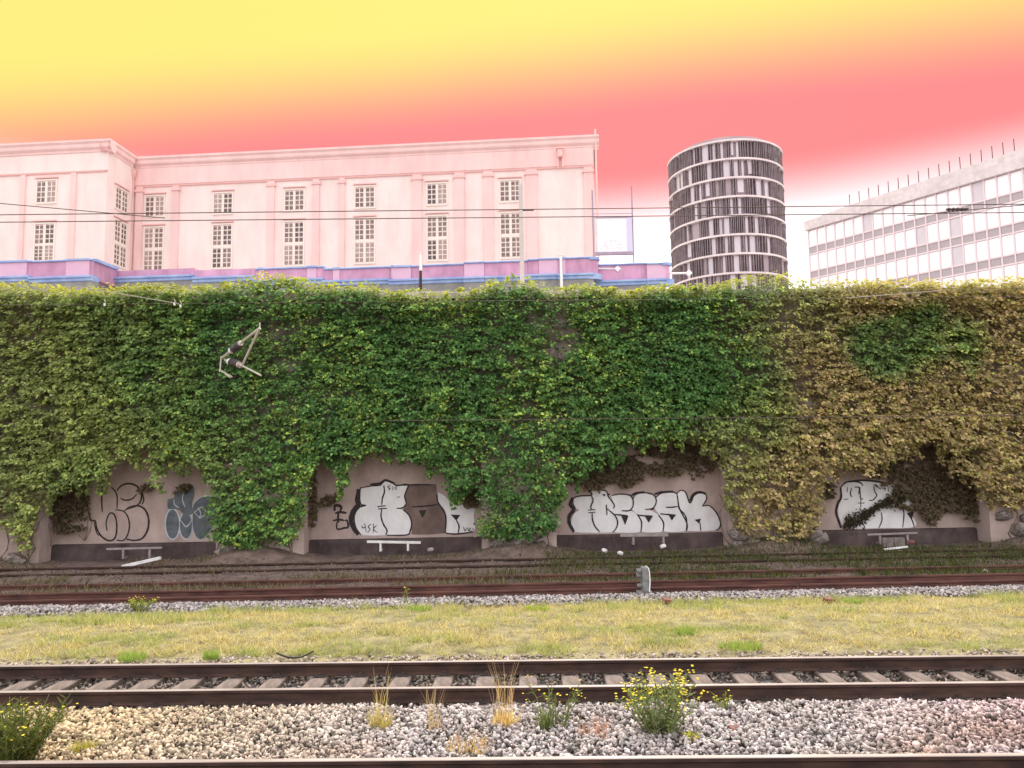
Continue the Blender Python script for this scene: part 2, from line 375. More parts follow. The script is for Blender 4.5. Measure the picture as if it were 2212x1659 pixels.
# coping stones along the top, one by one
cx = X0; k = 0
while cx < X1:
    w = 1.05 + random.uniform(-0.18, 0.18)
    m = MB(); h = 0.22 + random.uniform(-0.02, 0.02); o = random.uniform(-0.03, 0.02)
    m.box(cx + 0.008, cx + w - 0.008, -0.16 + o, 0.85, WALL_TOP - 0.295, WALL_TOP - 0.30 + h)
    m.build('coping_stone', MT['coping'], wall, bevel=0.025); cx += w
# rough masonry at the feet of the pillars and some bare stones near the top
def stone_mesh(seed):
    r = random.Random(seed); bm = bmesh.new(); bmesh.ops.create_icosphere(bm, subdivisions=2, radius=0.5)
    for v in bm.verts:
        p = v.co; s = max(abs(p.x), abs(p.y), abs(p.z)); q = p * (0.5 / s) * 0.75 + p * 0.42
        v.co = q * (1 + r.uniform(-0.07, 0.07))
    me = bpy.data.meshes.new('stone'); bm.to_mesh(me); bm.free(); me.materials.append(MT['stone']); return me
STONES = [stone_mesh(i) for i in range(6)]
PILLARS = [(wx(-100), wx(88)), (wx(468), wx(657)), (wx(1040), wx(1201)), (wx(1573), wx(1765)), (wx(2136), wx(2330))]
for pi, (a, b) in enumerate(PILLARS):
    cnt, zhi = ((3, .3), (5, .5), (11, .75), (9, .7), (16, 1.9))[pi]
    for k in range(cnt):
        x = random.uniform(a + .05, b - .05) if pi != 1 else a + abs(random.gauss(0, .5)); z = .12 + (zhi - .12) * random.random(); w = random.uniform(.22, .62)
        share('stone', STONES[random.randrange(6)], wall, (x, -.02 - .05 * random.random(), z), (random.uniform(-.5, .5), random.uniform(-.6, .6), random.uniform(-.5, .5)), (w, .42, w * random.uniform(.5, .9)))
for u, v, w, h in ((1195, 640, .5, .35), (1183, 665, .35, .3), (1232, 655, .45, .28), (1190, 765, .4, .4), (1215, 770, .3, .3), (1240, 740, .35, .25),
                   (960, 640, .6, .25), (1000, 650, .5, .25), (1210, 700, .4, .3), (1180, 720, .3, .25)):
    x, z = WALL.p1(u, v); share('stone', STONES[random.randrange(6)], wall, (x, 0.03, z), (0, random.uniform(-.1, .1), 0), (w, 0.3, h))

# ------------------------------------------------------------------ graffiti: paint on the niche panels
def smooth_pts(pts, closed=False, n=5):
    P = [np.array(p, float) for p in pts]; out = []; L = len(P); rng = range(L if closed else L - 1)
    for i in rng:
        p0 = P[(i - 1) % L] if closed or i > 0 else P[0]; p1 = P[i]; p2 = P[(i + 1) % L]
        p3 = P[(i + 2) % L] if closed or i + 2 < L else P[-1]
        for k in range(n):
            t = k / n
            out.append(0.5 * ((2 * p1) + (-p0 + p2) * t + (2 * p0 - 5 * p1 + 4 * p2 - p3) * t * t + (-p0 + 3 * p1 - 3 * p2 + p3) * t ** 3))
    if not closed: out.append(P[-1])
    return out
class Graf:
    """paint strokes traced on the niche panel; coordinates are those of a 700-pixel wide close-up of the photograph"""
    def __init__(s, x0, label, name='graffiti'):
        s.x0 = x0; s.o = empty(name, parent=wall); s.o['label'] = label; s.lay = 0
    def loc(s, p):
        return WALL.p1((s.x0 + p[0] * 0.31646) * 0.8848, (1080 + p[1] * 0.31646) * 0.8848, NDEPTH)
    def fill(s, polys, m, name='paint_fill', closed_smooth=True):
        mb = MB(); s.lay += 1; y = NDEPTH - 0.003 - 0.0025 * s.lay
        for pg in polys:
            q = smooth_pts(pg, True, 4) if closed_smooth else pg
            pts = [s.loc(p) for p in q]; mb.add([(x, y, z) for x, z in pts], [tuple(range(len(pts)))])
        return mb.build(name, m, s.o)
    def strokes(s, lines, m, w=11, name='paint_outline', sm=True):
        mb = MB(); s.lay += 1
        for li, ln in enumerate(lines):
            ww = w
            if isinstance(ln, tuple): ln, ww = ln
            q = smooth_pts(ln, False, 5) if sm and len(ln) > 2 else [np.array(p, float) for p in ln]
            n = len(q); vs = []; y = NDEPTH - 0.003 - 0.0025 * s.lay - 0.0002 * li
            for i in range(n):
                d = q[min(i + 1, n - 1)] - q[max(i - 1, 0)]; d = d / (np.hypot(*d) + 1e-9); nn = np.array([-d[1], d[0]])
                taper = 0.75 + 0.35 * math.sin(math.pi * i / max(1, n - 1)) + 0.08 * math.sin(i * 1.7 + li)
                for sg in (-1, 1):
                    x, z = s.loc(q[i] + nn * sg * ww * 0.5 * taper); vs.append((x, y, z))
            mb.add(vs, [(2 * i, 2 * i + 1, 2 * i + 3, 2 * i + 2) for i in range(n - 1)])
        return mb.build(name, m, s.o)

# niche 1, outlined letters and the slate blue bubble piece
G = Graf(0, 'thin brown outlined bubble letters on bare pink render')
G.fill([[(690, 480), (780, 400), (900, 360), (1000, 320), (1085, 380), (1090, 470), (1140, 560), (1140, 680), (1090, 745), (860, 750), (770, 690), (720, 590)]], MT['render_wall'], 'paint_wash')
G.strokes([[(860, 345), (893, 383), (905, 430), (903, 510)], ([(903, 372), (940, 332), (1000, 318), (1062, 342), (1092, 400), (1085, 452), (1052, 490), (972, 516)], 13),
           [(930, 430), (968, 446), (1020, 436), (1055, 400)], ([(960, 528), (1008, 497), (1070, 490), (1120, 520), (1147, 590), (1140, 672), (1100, 738), (1040, 756), (975, 745)], 14),
           [(893, 520), (950, 530), (986, 572), (1000, 640), (986, 712), (950, 757), (900, 752)],
           ([(827, 682), (820, 620), (840, 558), (868, 545), (893, 580), (902, 650), (894, 722), (868, 754), (828, 754), (782, 722), (750, 670), (735, 604), (708, 606), (690, 562), (672, 472)], 12),
           ([(1095, 380), (1110, 440), (1095, 480)], 10), [(790, 340), (786, 440), (790, 540)], ([(725, 610), (745, 690), (765, 720)], 8)], MT['spray_black'])
G2 = Graf(0, 'slate grey bubble letters haloed in pale blue')
ell = lambda cx, cy, rx, ry, n=14: [(cx + rx * math.cos(2 * math.pi * k / n), cy + ry * math.sin(2 * math.pi * k / n)) for k in range(n)]
right = [(1490, 570), (1496, 480), (1555, 425), (1625, 418), (1664, 462), (1666, 560), (1640, 650), (1592, 718), (1545, 745), (1506, 712), (1488, 640)]
topp = [(1296, 505), (1298, 440), (1345, 425), (1375, 350), (1405, 365), (1440, 325), (1492, 345), (1500, 405), (1482, 475), (1490, 545), (1430, 560), (1380, 520), (1330, 515)]
grow = lambda pg, k: [(sum(p[0] for p in pg) / len(pg) + (x - sum(p[0] for p in pg) / len(pg)) * k, sum(p[1] for p in pg) / len(pg) + (y - sum(p[1] for p in pg) / len(pg)) * k) for x, y in pg]
G2.fill([grow(ell(1332, 630, 55, 114), 1.1)], MT['spray_pale'], 'paint_halo'); G2.fill([grow(ell(1436, 640, 50, 102), 1.1)], MT['spray_pale'], 'paint_halo')
G2.fill([grow(right, 1.05)], MT['spray_pale'], 'paint_halo')
G2.fill([topp], MT['spray_slate']); G2.fill([ell(1332, 630, 50, 112)], MT['spray_slate']); G2.fill([ell(1436, 640, 46, 100)], MT['spray_slate']); G2.fill([right], MT['spray_slate'])
G2.strokes([[(1500, 540), (1560, 500), (1600, 545), (1620, 550), (1570, 565), (1545, 580), (1500, 540)], [(1420, 380), (1410, 440), (1430, 500)], [(1345, 440), (1350, 480), (1385, 505)],
            [(1530, 500), (1550, 545), (1540, 585)], [(1395, 600), (1440, 650), (1480, 600)]], MT['spray_pale'], 7, 'paint_highlight')

# niche 2
G = Graf(600, 'white bubble letter pair with black outline and scrawled tags')
hh = [(885, 352), (960, 338), (1040, 330), (1042, 310), (1075, 296), (1128, 308), (1165, 332), (1250, 326), (1240, 372), (1226, 420), (1238, 470), (1212, 502), (1165, 510), (1215, 522), (1258, 560), (1280, 620), (1270, 678), (1242, 713),
      (1090, 716), (890, 714), (852, 660), (836, 590), (850, 535), (882, 498), (925, 486), (890, 478), (880, 430)]
brown = [(1250, 332), (1360, 330), (1470, 338), (1482, 468), (1545, 545), (1548, 700), (1400, 712), (1280, 710), (1282, 600), (1215, 518), (1240, 470), (1228, 420)]
kk = [(1478, 392), (1530, 410), (1568, 450), (1618, 482), (1700, 468), (1770, 490), (1758, 560), (1768, 640), (1752, 692), (1660, 702), (1550, 700), (1545, 560), (1490, 470)]
G.fill([brown], MT['spray_brown'], closed_smooth=False); G.fill([hh], MT['spray_white']); G.fill([kk], MT['spray_white'])
G.strokes([([(872, 360), (858, 440), (868, 480), (832, 528), (812, 590), (828, 655), (868, 712)], 34), hh[:13], hh[13:19], hh[19:] + [hh[0]], ([(960, 325), (1040, 315), (1080, 292), (1150, 318)], 18),
           [(1065, 332), (1070, 382), (1055, 430), (1050, 482)], [(1015, 496), (1080, 488)], [(1022, 513), (1088, 509)], [(1050, 516), (1044, 570), (1062, 630), (1090, 680), (1080, 713)],
           [(1282, 496), (1380, 492), (1480, 480)], ([(1476, 395), (1482, 460), (1528, 528), (1545, 590), (1540, 695)], 12), [(1625, 600), (1645, 645), (1640, 696)], [(1545, 700), (1600, 706), (1660, 703), (1755, 690)],
           [(1150, 332), (1250, 328), (1360, 326), (1470, 330)]], MT['spray_black'], 11)
G.fill([[(1334, 526), (1396, 521), (1365, 584)], [(1580, 556), (1656, 560), (1624, 604)]], MT['spray_black'], 'paint_counter', False)
G.strokes([[(895, 640), (905, 660), (925, 650)], [(918, 625), (930, 690)], [(968, 630), (945, 650), (960, 670), (940, 695)], [(985, 625), (985, 700)], [(1010, 640), (985, 668), (1015, 695)],
           [(1118, 335), (1098, 338), (1100, 350), (1115, 356), (1100, 368)], [(1135, 340), (1135, 368)], [(1170, 342), (1152, 350), (1168, 366)], [(1168, 425), (1192, 418)],
           [(1680, 650), (1690, 680), (1705, 660)], [(1712, 655), (1718, 682)], [(1735, 658), (1722, 680), (1745, 684)], [(1752, 660), (1755, 682)], ], MT['spray_black'], 6, 'paint_tag')
G = Graf(600, 'short black brush-like tag on grey render')
G.strokes([([(686, 530), (690, 488), (735, 495), (730, 530)], 20), ([(690, 548), (730, 538), (778, 545)], 18), ([(716, 530), (712, 590), (716, 620)], 16), ([(672, 604), (720, 596), (760, 602)], 15),
           ([(704, 612), (706, 668), (760, 660), (790, 652), (782, 602), (765, 606)], 14)], MT['spray_black'], 16, 'paint_stroke')

# niche 3
G = Graf(1200, 'five fat white bubble letters with black outlines')
LH = [(640, 692), (618, 640), (616, 600), (640, 548), (676, 520), (648, 508), (628, 470), (636, 430), (682, 414), (768, 408), (766, 384), (748, 376), (800, 365), (880, 374), (902, 420), (946, 480), (940, 510), (892, 512), (950, 562), (972, 612), (962, 660), (935, 692)]
S1 = [(928, 410), (985, 399), (1058, 405), (1090, 440), (1090, 492), (1070, 522), (1122, 552), (1156, 612), (1152, 690), (938, 692), (966, 655), (972, 600), (940, 545), (900, 515), (946, 490), (935, 450)]
S2 = [(1090, 440), (1112, 402), (1180, 388), (1248, 405), (1270, 450), (1252, 500), (1215, 516), (1288, 560), (1326, 620), (1322, 686), (1155, 690), (1156, 620), (1120, 550), (1085, 516)]
S3 = [(1268, 425), (1310, 392), (1400, 384), (1432, 402), (1440, 505), (1492, 562), (1506, 622), (1500, 682), (1325, 686), (1326, 620), (1288, 552), (1258, 504)]
KK = [(1430, 392), (1460, 370), (1496, 386), (1530, 468), (1560, 412), (1602, 390), (1650, 402), (1656, 440), (1624, 492), (1682, 490), (1738, 550), (1765, 620), (1756, 660), (1730, 678), (1505, 681), (1506, 622), (1450, 512), (1436, 440)]
for L_ in (LH, S1, S2, S3, KK): G.fill([L_], MT['spray_white'])
G.strokes([([(625, 425), (608, 480), (636, 516), (602, 565), (600, 622), (636, 690)], 26), LH[5:17], LH[17:], S1[:6], S1[6:9], S2[:7], S2[7:10], S3[:4], S3[4:8], KK[:9], KK[8:14], KK[14:] + [KK[0]],
           ([(1078, 410), (1112, 392), (1180, 382)], 16), ([(1258, 398), (1310, 384), (1400, 378)], 16), ([(1530, 450), (1556, 402), (1604, 384), (1652, 396)], 18),
           [(770, 410), (782, 450), (766, 490), (770, 516)], [(745, 522), (800, 518)], [(745, 542), (800, 538)], [(776, 546), (780, 600), (800, 650), (835, 690)],
           [(1005, 526), (1045, 528), (1078, 522)], [(940, 556), (1000, 560), (1052, 566)], [(1185, 516), (1252, 515)], [(1125, 560), (1180, 566), (1240, 567)], [(1345, 500), (1390, 500), (1438, 494)], [(1300, 550), (1360, 556), (1420, 560)],
           [(1606, 618), (1614, 680)], [(1765, 610), (1780, 650), (1776, 672)], [(885, 480), (890, 560)]], MT['spray_black'], 10)
G.fill([[(1000, 565), (1056, 566), (1030, 638)], [(1180, 568), (1244, 568), (1212, 620)], [(1364, 558), (1420, 560), (1390, 604)], [(1564, 596), (1616, 588), (1600, 626)], [(850, 400), (880, 398), (872, 418)], [(900, 392), (915, 400), (900, 410)]], MT['spray_black'], 'paint_counter', False)

# niche 4
G = Graf(1800, 'white bubble letters half hidden by a hanging branch')
P4 = [(800, 352), (832, 312), (900, 305), (1050, 298), (1190, 322), (1262, 380), (1282, 440), (1342, 458), (1366, 520), (1330, 540), (1372, 650), (1100, 660), (850, 662), (790, 590), (780, 500), (802, 440)]
G.fill([P4], MT['spray_white'])
G.strokes([([(796, 345), (800, 425), (775, 470), (762, 540), (786, 620), (800, 660)], 18), ([(800, 345), (840, 308), (905, 302), (950, 312), (968, 335)], 12), ([(870, 300), (960, 292), (1060, 300), (1190, 322)], 14), [(820, 440), (858, 436)],
           [(1050, 340), (1060, 380), (1075, 410), (1045, 445), (1015, 445)], [(930, 468), (980, 468)], [(952, 440), (952, 500)], [(960, 610), (985, 660)], [(1110, 540), (1115, 600), (1090, 660)],
           [(1250, 470), (1284, 540), (1275, 655)], [(1310, 545), (1345, 595), (1366, 655)], [(850, 345), (845, 385)], [(880, 350), (872, 400), (885, 420)], [(905, 345), (940, 350), (935, 400)], [(945, 345), (950, 430), (970, 435)],
           [(1130, 330), (1140, 375)], [(1160, 335), (1165, 380)], [(740, 260), (785, 325)]], MT['spray_black'], 9)
G.fill([[(1308, 545), (1362, 532), (1345, 600)]], MT['spray_black'], 'paint_counter', False)

# ------------------------------------------------------------------ ivy
IV_TOP = np.array([(-260, 606), (0, 606), (100, 611), (160, 622), (250, 618), (330, 612), (430, 618), (500, 609), (545, 593), (590, 587), (640, 592), (680, 609), (720, 612), (790, 612), (825, 619), (850, 628), (900, 626), (950, 632), (1000, 628), (1030, 622),
                   (1048, 612), (1075, 600), (1102, 593), (1130, 601), (1160, 609), (1184, 622), (1218, 618), (1269, 611), (1303, 622), (1354, 634), (1388, 619), (1416, 616), (1542, 613), (1596, 596), (1668, 586), (1704, 593), (1729, 605), (1776, 602), (1848, 604), (1956, 605), (2082, 605), (2136, 598), (2212, 597), (2500, 597)], float)
IV_BOT = np.array([(-260, 1150), (0, 1135), (30, 1140), (52, 1150), (58, 1185), (76, 1185), (84, 1130), (100, 1080), (150, 1060), (190, 1040), (230, 1038), (245, 1015), (262, 996), (300, 980), (322, 972), (333, 985), (338, 1050), (352, 1050), (360, 985), (400, 994), (428, 1008), (464, 1012), (470, 1165), (500, 1178), (560, 1182), (610, 1178), (640, 1165),
                   (650, 1140), (660, 1130), (672, 1050), (684, 1000), (700, 985), (728, 995), (734, 1045), (750, 1045), (757, 988), (800, 980), (850, 970), (880, 985), (905, 998), (935, 1008), (960, 1004), (966, 1070), (995, 1068), (1015, 1040), (1034, 1040), (1041, 1150), (1060, 1160), (1120, 1165), (1190, 1150), (1199, 1130), (1205, 1075), (1212, 1048), (1235, 1035), (1258, 1022), (1294, 1000), (1314, 982), (1342, 962), (1370, 952), (1430, 945), (1510, 948), (1549, 966),
                   (1560, 1010), (1566, 1068), (1577, 1112), (1586, 1149), (1620, 1160), (1700, 1165), (1755, 1150), (1763, 1135), (1765, 1035), (1775, 1022), (1806, 1018), (1845, 1010), (1856, 1028), (1870, 1010), (1887, 1004), (1929, 988), (1957, 962), (2013, 947), (2041, 984), (2069, 1025), (2110, 1060), (2140, 1085), (2180, 1100), (2212, 1085), (2500, 1110)], float)
LEAF = np.array([(0, 0, 0), (-.52, .16, -.10), (-.24, .46, -.03), (0, 1, .0), (.24, .46, -.03), (.52, .16, -.10)])
LEAF_F = np.array([(0, 2, 1), (0, 3, 2), (0, 4, 3), (0, 5, 4)])
def leaves(P, tipv, nrm, size, tint, shape=LEAF, faces=LEAF_F):
    t = tipv / np.linalg.norm(tipv, axis=1, keepdims=True); n = nrm - t * np.sum(nrm * t, 1, keepdims=True); n /= np.linalg.norm(n, axis=1, keepdims=True) + 1e-9
    s = np.cross(t, n)
    V = P[:, None, :] + size[:, None, None] * (shape[None, :, 0, None] * s[:, None, :] + shape[None, :, 1, None] * t[:, None, :] + shape[None, :, 2, None] * n[:, None, :])
    k = len(shape); Fc = faces[None] + (np.arange(len(P)) * k)[:, None, None]
    return V.reshape(-1, 3), Fc.reshape(-1, faces.shape[1]), np.repeat(tint, k, 0)
def lerp(a, b, t): return a + (b - a) * t[:, None]
def ivy_tint(u, v, x, z, n):
    deep = np.array([.042, .1, .04]); mid = np.array([.105, .205, .06]); lime = np.array([.32, .39, .085]); olive = np.array([.25, .225, .105]); tan = np.array([.35, .27, .15]); brn = np.array([.26, .185, .12])
    c = lerp(deep, mid, np.clip(RNG.random(n) * 1.1, 0, 1))
    lm = fbm(x * .9, z * .9, 3)
    c = lerp(c, lime, np.clip((RNG.random(n) - .72 + (lm - .5) * .7) * 3, 0, 1) * .9)
    wl = np.clip((520 - u) / 400 + (fbm(x * .35, z * .35, 5) - .5) * 1.2, 0, 1)          # olive tone towards the left
    c = lerp(c, lerp(np.tile(olive, (n, 1)), lime, RNG.random(n) * .45), wl * .8 * (RNG.random(n) * .6 + .4))
    wr = np.clip((u - 1510 + (v - 800) * .35) / 270 + (fbm(x * .4, z * .4, 9) - .5) * 1.3, 0, 1)   # warm light-leak tint put into the leaf colour towards the right
    grn = np.clip(1 - np.hypot((u - 1950) / 170, (v - 735) / 85) + (fbm(x * .9, z * .9, 91) - .5) * 1.1, 0, 1); wr = wr * (1 - np.clip(grn * 1.8, 0, .85))
    bb = lerp(lerp(np.tile(tan, (n, 1)), brn, RNG.random(n)), np.array([.25, .27, .06]), np.clip(RNG.random(n) * 2 - 1.05, 0, 1))
    c = lerp(c, bb, wr * .9)
    return c * (0.66 + 1.35 * RNG.random(n) ** 1.3)[:, None]
def make_ivy():
    nb, ns = 95000, 10400
    u = RNG.uniform(-230, 2440, nb); tp = np.interp(u, IV_TOP[:, 0], IV_TOP[:, 1]); bt = np.interp(u, IV_BOT[:, 0], IV_BOT[:, 1])
    v = tp + 4 + (bt + RNG.normal(0, 5, nb) - tp - 4) * RNG.random(nb); so = np.zeros(nb); sb = np.full(nb, -1.0)
    # shingled sprays of lighter-tinted leaves standing off the wall, each a small drooping awning
    us = RNG.uniform(-230, 2440, ns); ts = np.interp(us, IV_TOP[:, 0], IV_TOP[:, 1]); bs = np.interp(us, IV_BOT[:, 0], IV_BOT[:, 1]); vs = ts + 6 + (bs - 4 - ts - 6) * RNG.random(ns)
    cnt = RNG.integers(9, 25, ns); ids = np.repeat(np.arange(ns), cnt); m = len(ids); wd = RNG.uniform(6, 17, ns); du = RNG.normal(0, .6, m) * wd[ids]; dv = RNG.normal(0, .55, m) * RNG.uniform(3.5, 8, ns)[ids] + .012 * du ** 2
    u2 = us[ids] + du; v2 = vs[ids] + dv; t2 = np.interp(u2, IV_TOP[:, 0], IV_TOP[:, 1]); v2 = np.maximum(v2, t2 + 2)
    so2 = RNG.uniform(.04, .3, ns)[ids] + dv * .009; sb2 = RNG.random(ns)[ids]
    u = np.concatenate([u, u2]); v = np.concatenate([v, v2]); tp = np.concatenate([tp, t2]); so = np.concatenate([so, so2]); sb = np.concatenate([sb, sb2]); n = len(u)
    x, z = WALL.px(u, v)
    hi = 1 - np.clip((v - tp) / 70, 0, 1)                     # swelling over the top of the wall
    thick = 0.06 + 0.42 * fbm(x * .8, z * .8, 1) + 0.26 * vnoise(x * 3.0, z * 5.0, 4) + 0.12 * vnoise(x * 6.0, z * 9.0, 6)
    thick *= 0.75 + 0.5 * hi
    # thin places where the stones show
    gap = np.exp(-((u - 1200) / 42) ** 2 - ((v - 705) / 95) ** 2) + .8 * np.exp(-((u - 925) / 100) ** 2 - ((v - 628) / 16) ** 2) + .45 * np.exp(-((u - 1450) / 110) ** 2 - ((v - 975) / 40) ** 2)
    hole = np.clip((fbm(x * 1.9, z * 2.3, 21) - .56) * 7, 0, 1) * (v > tp + 45)
    keep = RNG.random(n) > np.clip(gap * .86 + hole * .62, 0, .95)
    lay = RNG.random(n) ** 0.6
    y = np.where(sb < 0, -thick * lay * .75, -thick * .75 - so)
    over = z > WALL_TOP - 0.06; rimz = (z > WALL_TOP - .75) & ~over; y = np.where(rimz, y - .2 * RNG.random(n), y); y = np.where(over, RNG.uniform(-.62, .4, n) * np.clip(1 - (z - WALL_TOP) * 0.5, .4, 1), y)
    x, z, y, u, v, hi, sb = (q[keep] for q in (x, z, y, u, v, hi, sb)); n = len(x)
    P = np.stack([x, y, z], 1)
    tip = np.stack([RNG.normal(0, .45, n), -0.35 - .5 * RNG.random(n), -0.9 + .5 * RNG.random(n)], 1)
    nr = np.stack([RNG.normal(0, .4, n), -0.8 + RNG.normal(0, .25, n), .55 + RNG.normal(0, .3, n)], 1)
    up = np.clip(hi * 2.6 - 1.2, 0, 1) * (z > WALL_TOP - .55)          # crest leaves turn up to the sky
    nr = lerp(nr, np.stack([RNG.normal(0, .35, n), RNG.normal(0, .35, n) + .1, np.ones(n)], 1), up); tip = lerp(tip, np.stack([RNG.normal(0, .7, n), RNG.normal(-.4, .5, n), RNG.normal(-.15, .3, n)], 1), up)
    size = RNG.uniform(.06, .128, n) * (.8 + .45 * fbm(x * .5, z * .6, 61))
    tint = ivy_tint(u, v, x, z, n) * np.where(sb < 0, .8, .75 + .75 * sb)[:, None]; tint = lerp(tint, np.array([.42, .43, .09]), up * (.35 + .6 * RNG.random(n)))  # wall-side leaves darkened for shady gaps; crest sunlight put into the tint
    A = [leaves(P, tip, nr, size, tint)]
    # strands dangling from the lower edge
    for k in range(150):
        u0 = RNG.uniform(90, 2140); b0 = np.interp(u0, IV_BOT[:, 0], IV_BOT[:, 1])
        if b0 > 1100: continue
        L_ = RNG.uniform(10, 42); m = int(L_ * 1.3); tt = RNG.random(m); uu = u0 + RNG.normal(0, 2.5, m) + 3 * np.sin(tt * 5 + k); vv = b0 - 6 + tt * L_
        xx, zz = WALL.px(uu, vv); cc = ivy_tint(uu, vv, xx, zz, m)
        A.append(leaves(np.stack([xx, RNG.uniform(-.22, .02, m), zz], 1), np.stack([RNG.normal(0, .4, m), -.4 * np.ones(m), -.8 * np.ones(m)], 1), np.stack([RNG.normal(0, .5, m), -.8 * np.ones(m), .5 + RNG.normal(0, .3, m)], 1), RNG.uniform(.06, .12, m), cc))
    # growth clinging inside the arches, dark and sparse, part of it standing for shadow, and the hanging branch over the graffiti
    def patch(u0, u1, v0, v1, m, sp, dry=0.0):
        uu = RNG.uniform(u0, u1, m); vv = RNG.uniform(v0, v1, m)
        w = fbm(uu / 17, vv / 15, 33) * 1.15 - (np.hypot((uu - (u0 + u1) / 2) / (u1 - u0) * 2, (vv - (v0 + v1) / 2) / (v1 - v0) * 2) ** 2) * .55
        k = w > sp; uu, vv = uu[k], vv[k]; m = len(uu); xx, zz = WALL.px(uu, vv, NDEPTH)
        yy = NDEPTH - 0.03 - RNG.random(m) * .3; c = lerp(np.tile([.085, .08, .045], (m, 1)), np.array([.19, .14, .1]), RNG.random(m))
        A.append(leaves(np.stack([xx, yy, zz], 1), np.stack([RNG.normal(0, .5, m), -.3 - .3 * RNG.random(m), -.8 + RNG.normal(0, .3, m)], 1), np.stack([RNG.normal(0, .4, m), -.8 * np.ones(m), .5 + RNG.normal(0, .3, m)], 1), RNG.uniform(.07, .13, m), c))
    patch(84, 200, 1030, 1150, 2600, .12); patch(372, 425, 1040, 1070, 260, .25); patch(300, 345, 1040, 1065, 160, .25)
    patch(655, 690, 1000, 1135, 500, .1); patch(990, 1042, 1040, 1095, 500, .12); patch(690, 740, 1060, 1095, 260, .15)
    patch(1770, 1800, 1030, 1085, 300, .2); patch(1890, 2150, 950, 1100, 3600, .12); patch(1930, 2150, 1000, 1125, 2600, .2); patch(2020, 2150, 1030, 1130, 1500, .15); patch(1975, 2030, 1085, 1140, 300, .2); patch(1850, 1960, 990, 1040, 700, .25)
    patch(1215, 1330, 1015, 1062, 500, .2); patch(1330, 1570, 930, 1015, 1500, .36); patch(1235, 1420, 980, 1052, 2000, .18); patch(1380, 1570, 940, 1040, 1900, .27)  # last two: leaves added inside the arch to stand for its dark shadow
    m = 900; t = RNG.random(m); w = RNG.normal(0, 1, m) * (10 + 6 * np.sin(t * 9))
    uu = (1800 + (820 + 450 * t) * .31646) * .8848 + RNG.normal(0, 4, m); vv = (1080 + (618 - 215 * t + 14 * np.sin(t * 7)) * .31646) * .8848 + w * .55
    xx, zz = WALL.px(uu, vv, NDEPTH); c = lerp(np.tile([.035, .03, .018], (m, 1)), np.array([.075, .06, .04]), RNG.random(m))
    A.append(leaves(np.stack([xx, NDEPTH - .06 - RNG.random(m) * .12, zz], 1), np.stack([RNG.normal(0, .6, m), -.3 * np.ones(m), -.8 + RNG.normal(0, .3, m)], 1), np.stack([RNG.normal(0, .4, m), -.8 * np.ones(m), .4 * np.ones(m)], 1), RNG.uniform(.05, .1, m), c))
    Vs = []; Fs = []; Ts = []; b = 0
    for V, Fc, T in A: Vs.append(V); Fs.append(Fc + b); Ts.append(T); b += len(V)
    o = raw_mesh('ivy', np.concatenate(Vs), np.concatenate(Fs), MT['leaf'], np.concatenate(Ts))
    o.location = (0, 24, 0); o.rotation_euler = (0, 0, WALL.ang)
    tag(o, 'dense green to yellow-brown ivy covering the tall wall', 'ivy', kind='stuff')
    # woody stems at the pillar feet
    mb = MB(); r = random.Random(3)
    for (a, b_) in PILLARS:
        for k in range(7):
            xa = r.uniform(a + .1, b_ - .1); pts = [Vector((xa, -.1 - r.random() * .1, 0.0))]
            for q in range(7): pts.append(pts[-1] + Vector((r.uniform(-.2, .2), r.uniform(-.03, .02), r.uniform(.2, .34))))
            mb.tube(pts, [r.uniform(.018, .035) * (1 - .09 * q) for q in range(8)], 6)
    for u0, v0, u1, v1 in ((182, 1168, 135, 1120), (182, 1168, 165, 1110), (183, 1168, 190, 1105), (184, 1168, 200, 1120), (110, 1180, 105, 1130), (5, 1165, 40, 1125), (0, 1170, 55, 1135), (560, 1182, 600, 1200)):
        xa, za = WALL.p1(u0, v0, .3); xb, zb = WALL.p1(u1, v1, .45)
        mb.tube([(xa, .3, za), ((xa + xb) / 2 + .05, .36, (za + zb) / 2 - .04), (xb, .45, zb)], [.02, .016, .01], 6)
    mb.build('woody_stem', MT['stem'], o)
make_ivy()

# ------------------------------------------------------------------ tracks
def rail_profile(c, z0=0.0, h=0.172):
    p = [(-.07, 0), (.07, 0), (.07, .011), (.012, .032), (.009, .115), (.034, .132), (.036, .166), (.03, .172), (-.03, .172), (-.036, .166), (-.034, .132), (-.009, .115), (-.012, .032), (-.07, .011)]
    return [(c + y, z0 + z * h / .172) for y, z in p]
def rail(parent, c, z0, m, top, x0=-24, x1=24, h=0.172, name='rail'):
    mb = MB(); mb.extrude_x(rail_profile(c, z0, h), x0, x1, 0, top=(6, 7, 8), topmi=1); return mb.build(name, [m, top], parent)
def sleeper_mesh(m, L=2.05, w=.25, hh=.16):
    mb = MB(); mb.box(-w / 2, w / 2, -L / 2, L / 2, -hh, 0); me = mb.mesh('sleeper', m)
    bm = bmesh.new(); bm.from_mesh(me); bmesh.ops.bevel(bm, geom=list(bm.edges), offset=.012, segments=1, affect='EDGES'); bm.to_mesh(me); bm.free(); return me
mb = MB()
for yy in (-.6275, .6275):
    for sg in (-1, 1):
        mb.box(-.075, .075, yy + sg * .105 - .032, yy + sg * .105 + .032, .0005, .02); mb.tube([(0, yy + sg * .1, .0), (0, yy + sg * .1, .055)], .018, 6); mb.box(-.03, .03, yy + sg * .075 - .03, yy + sg * .075 + .03, .02, .036)
FAST = mb.mesh('fastening', MT['iron'])

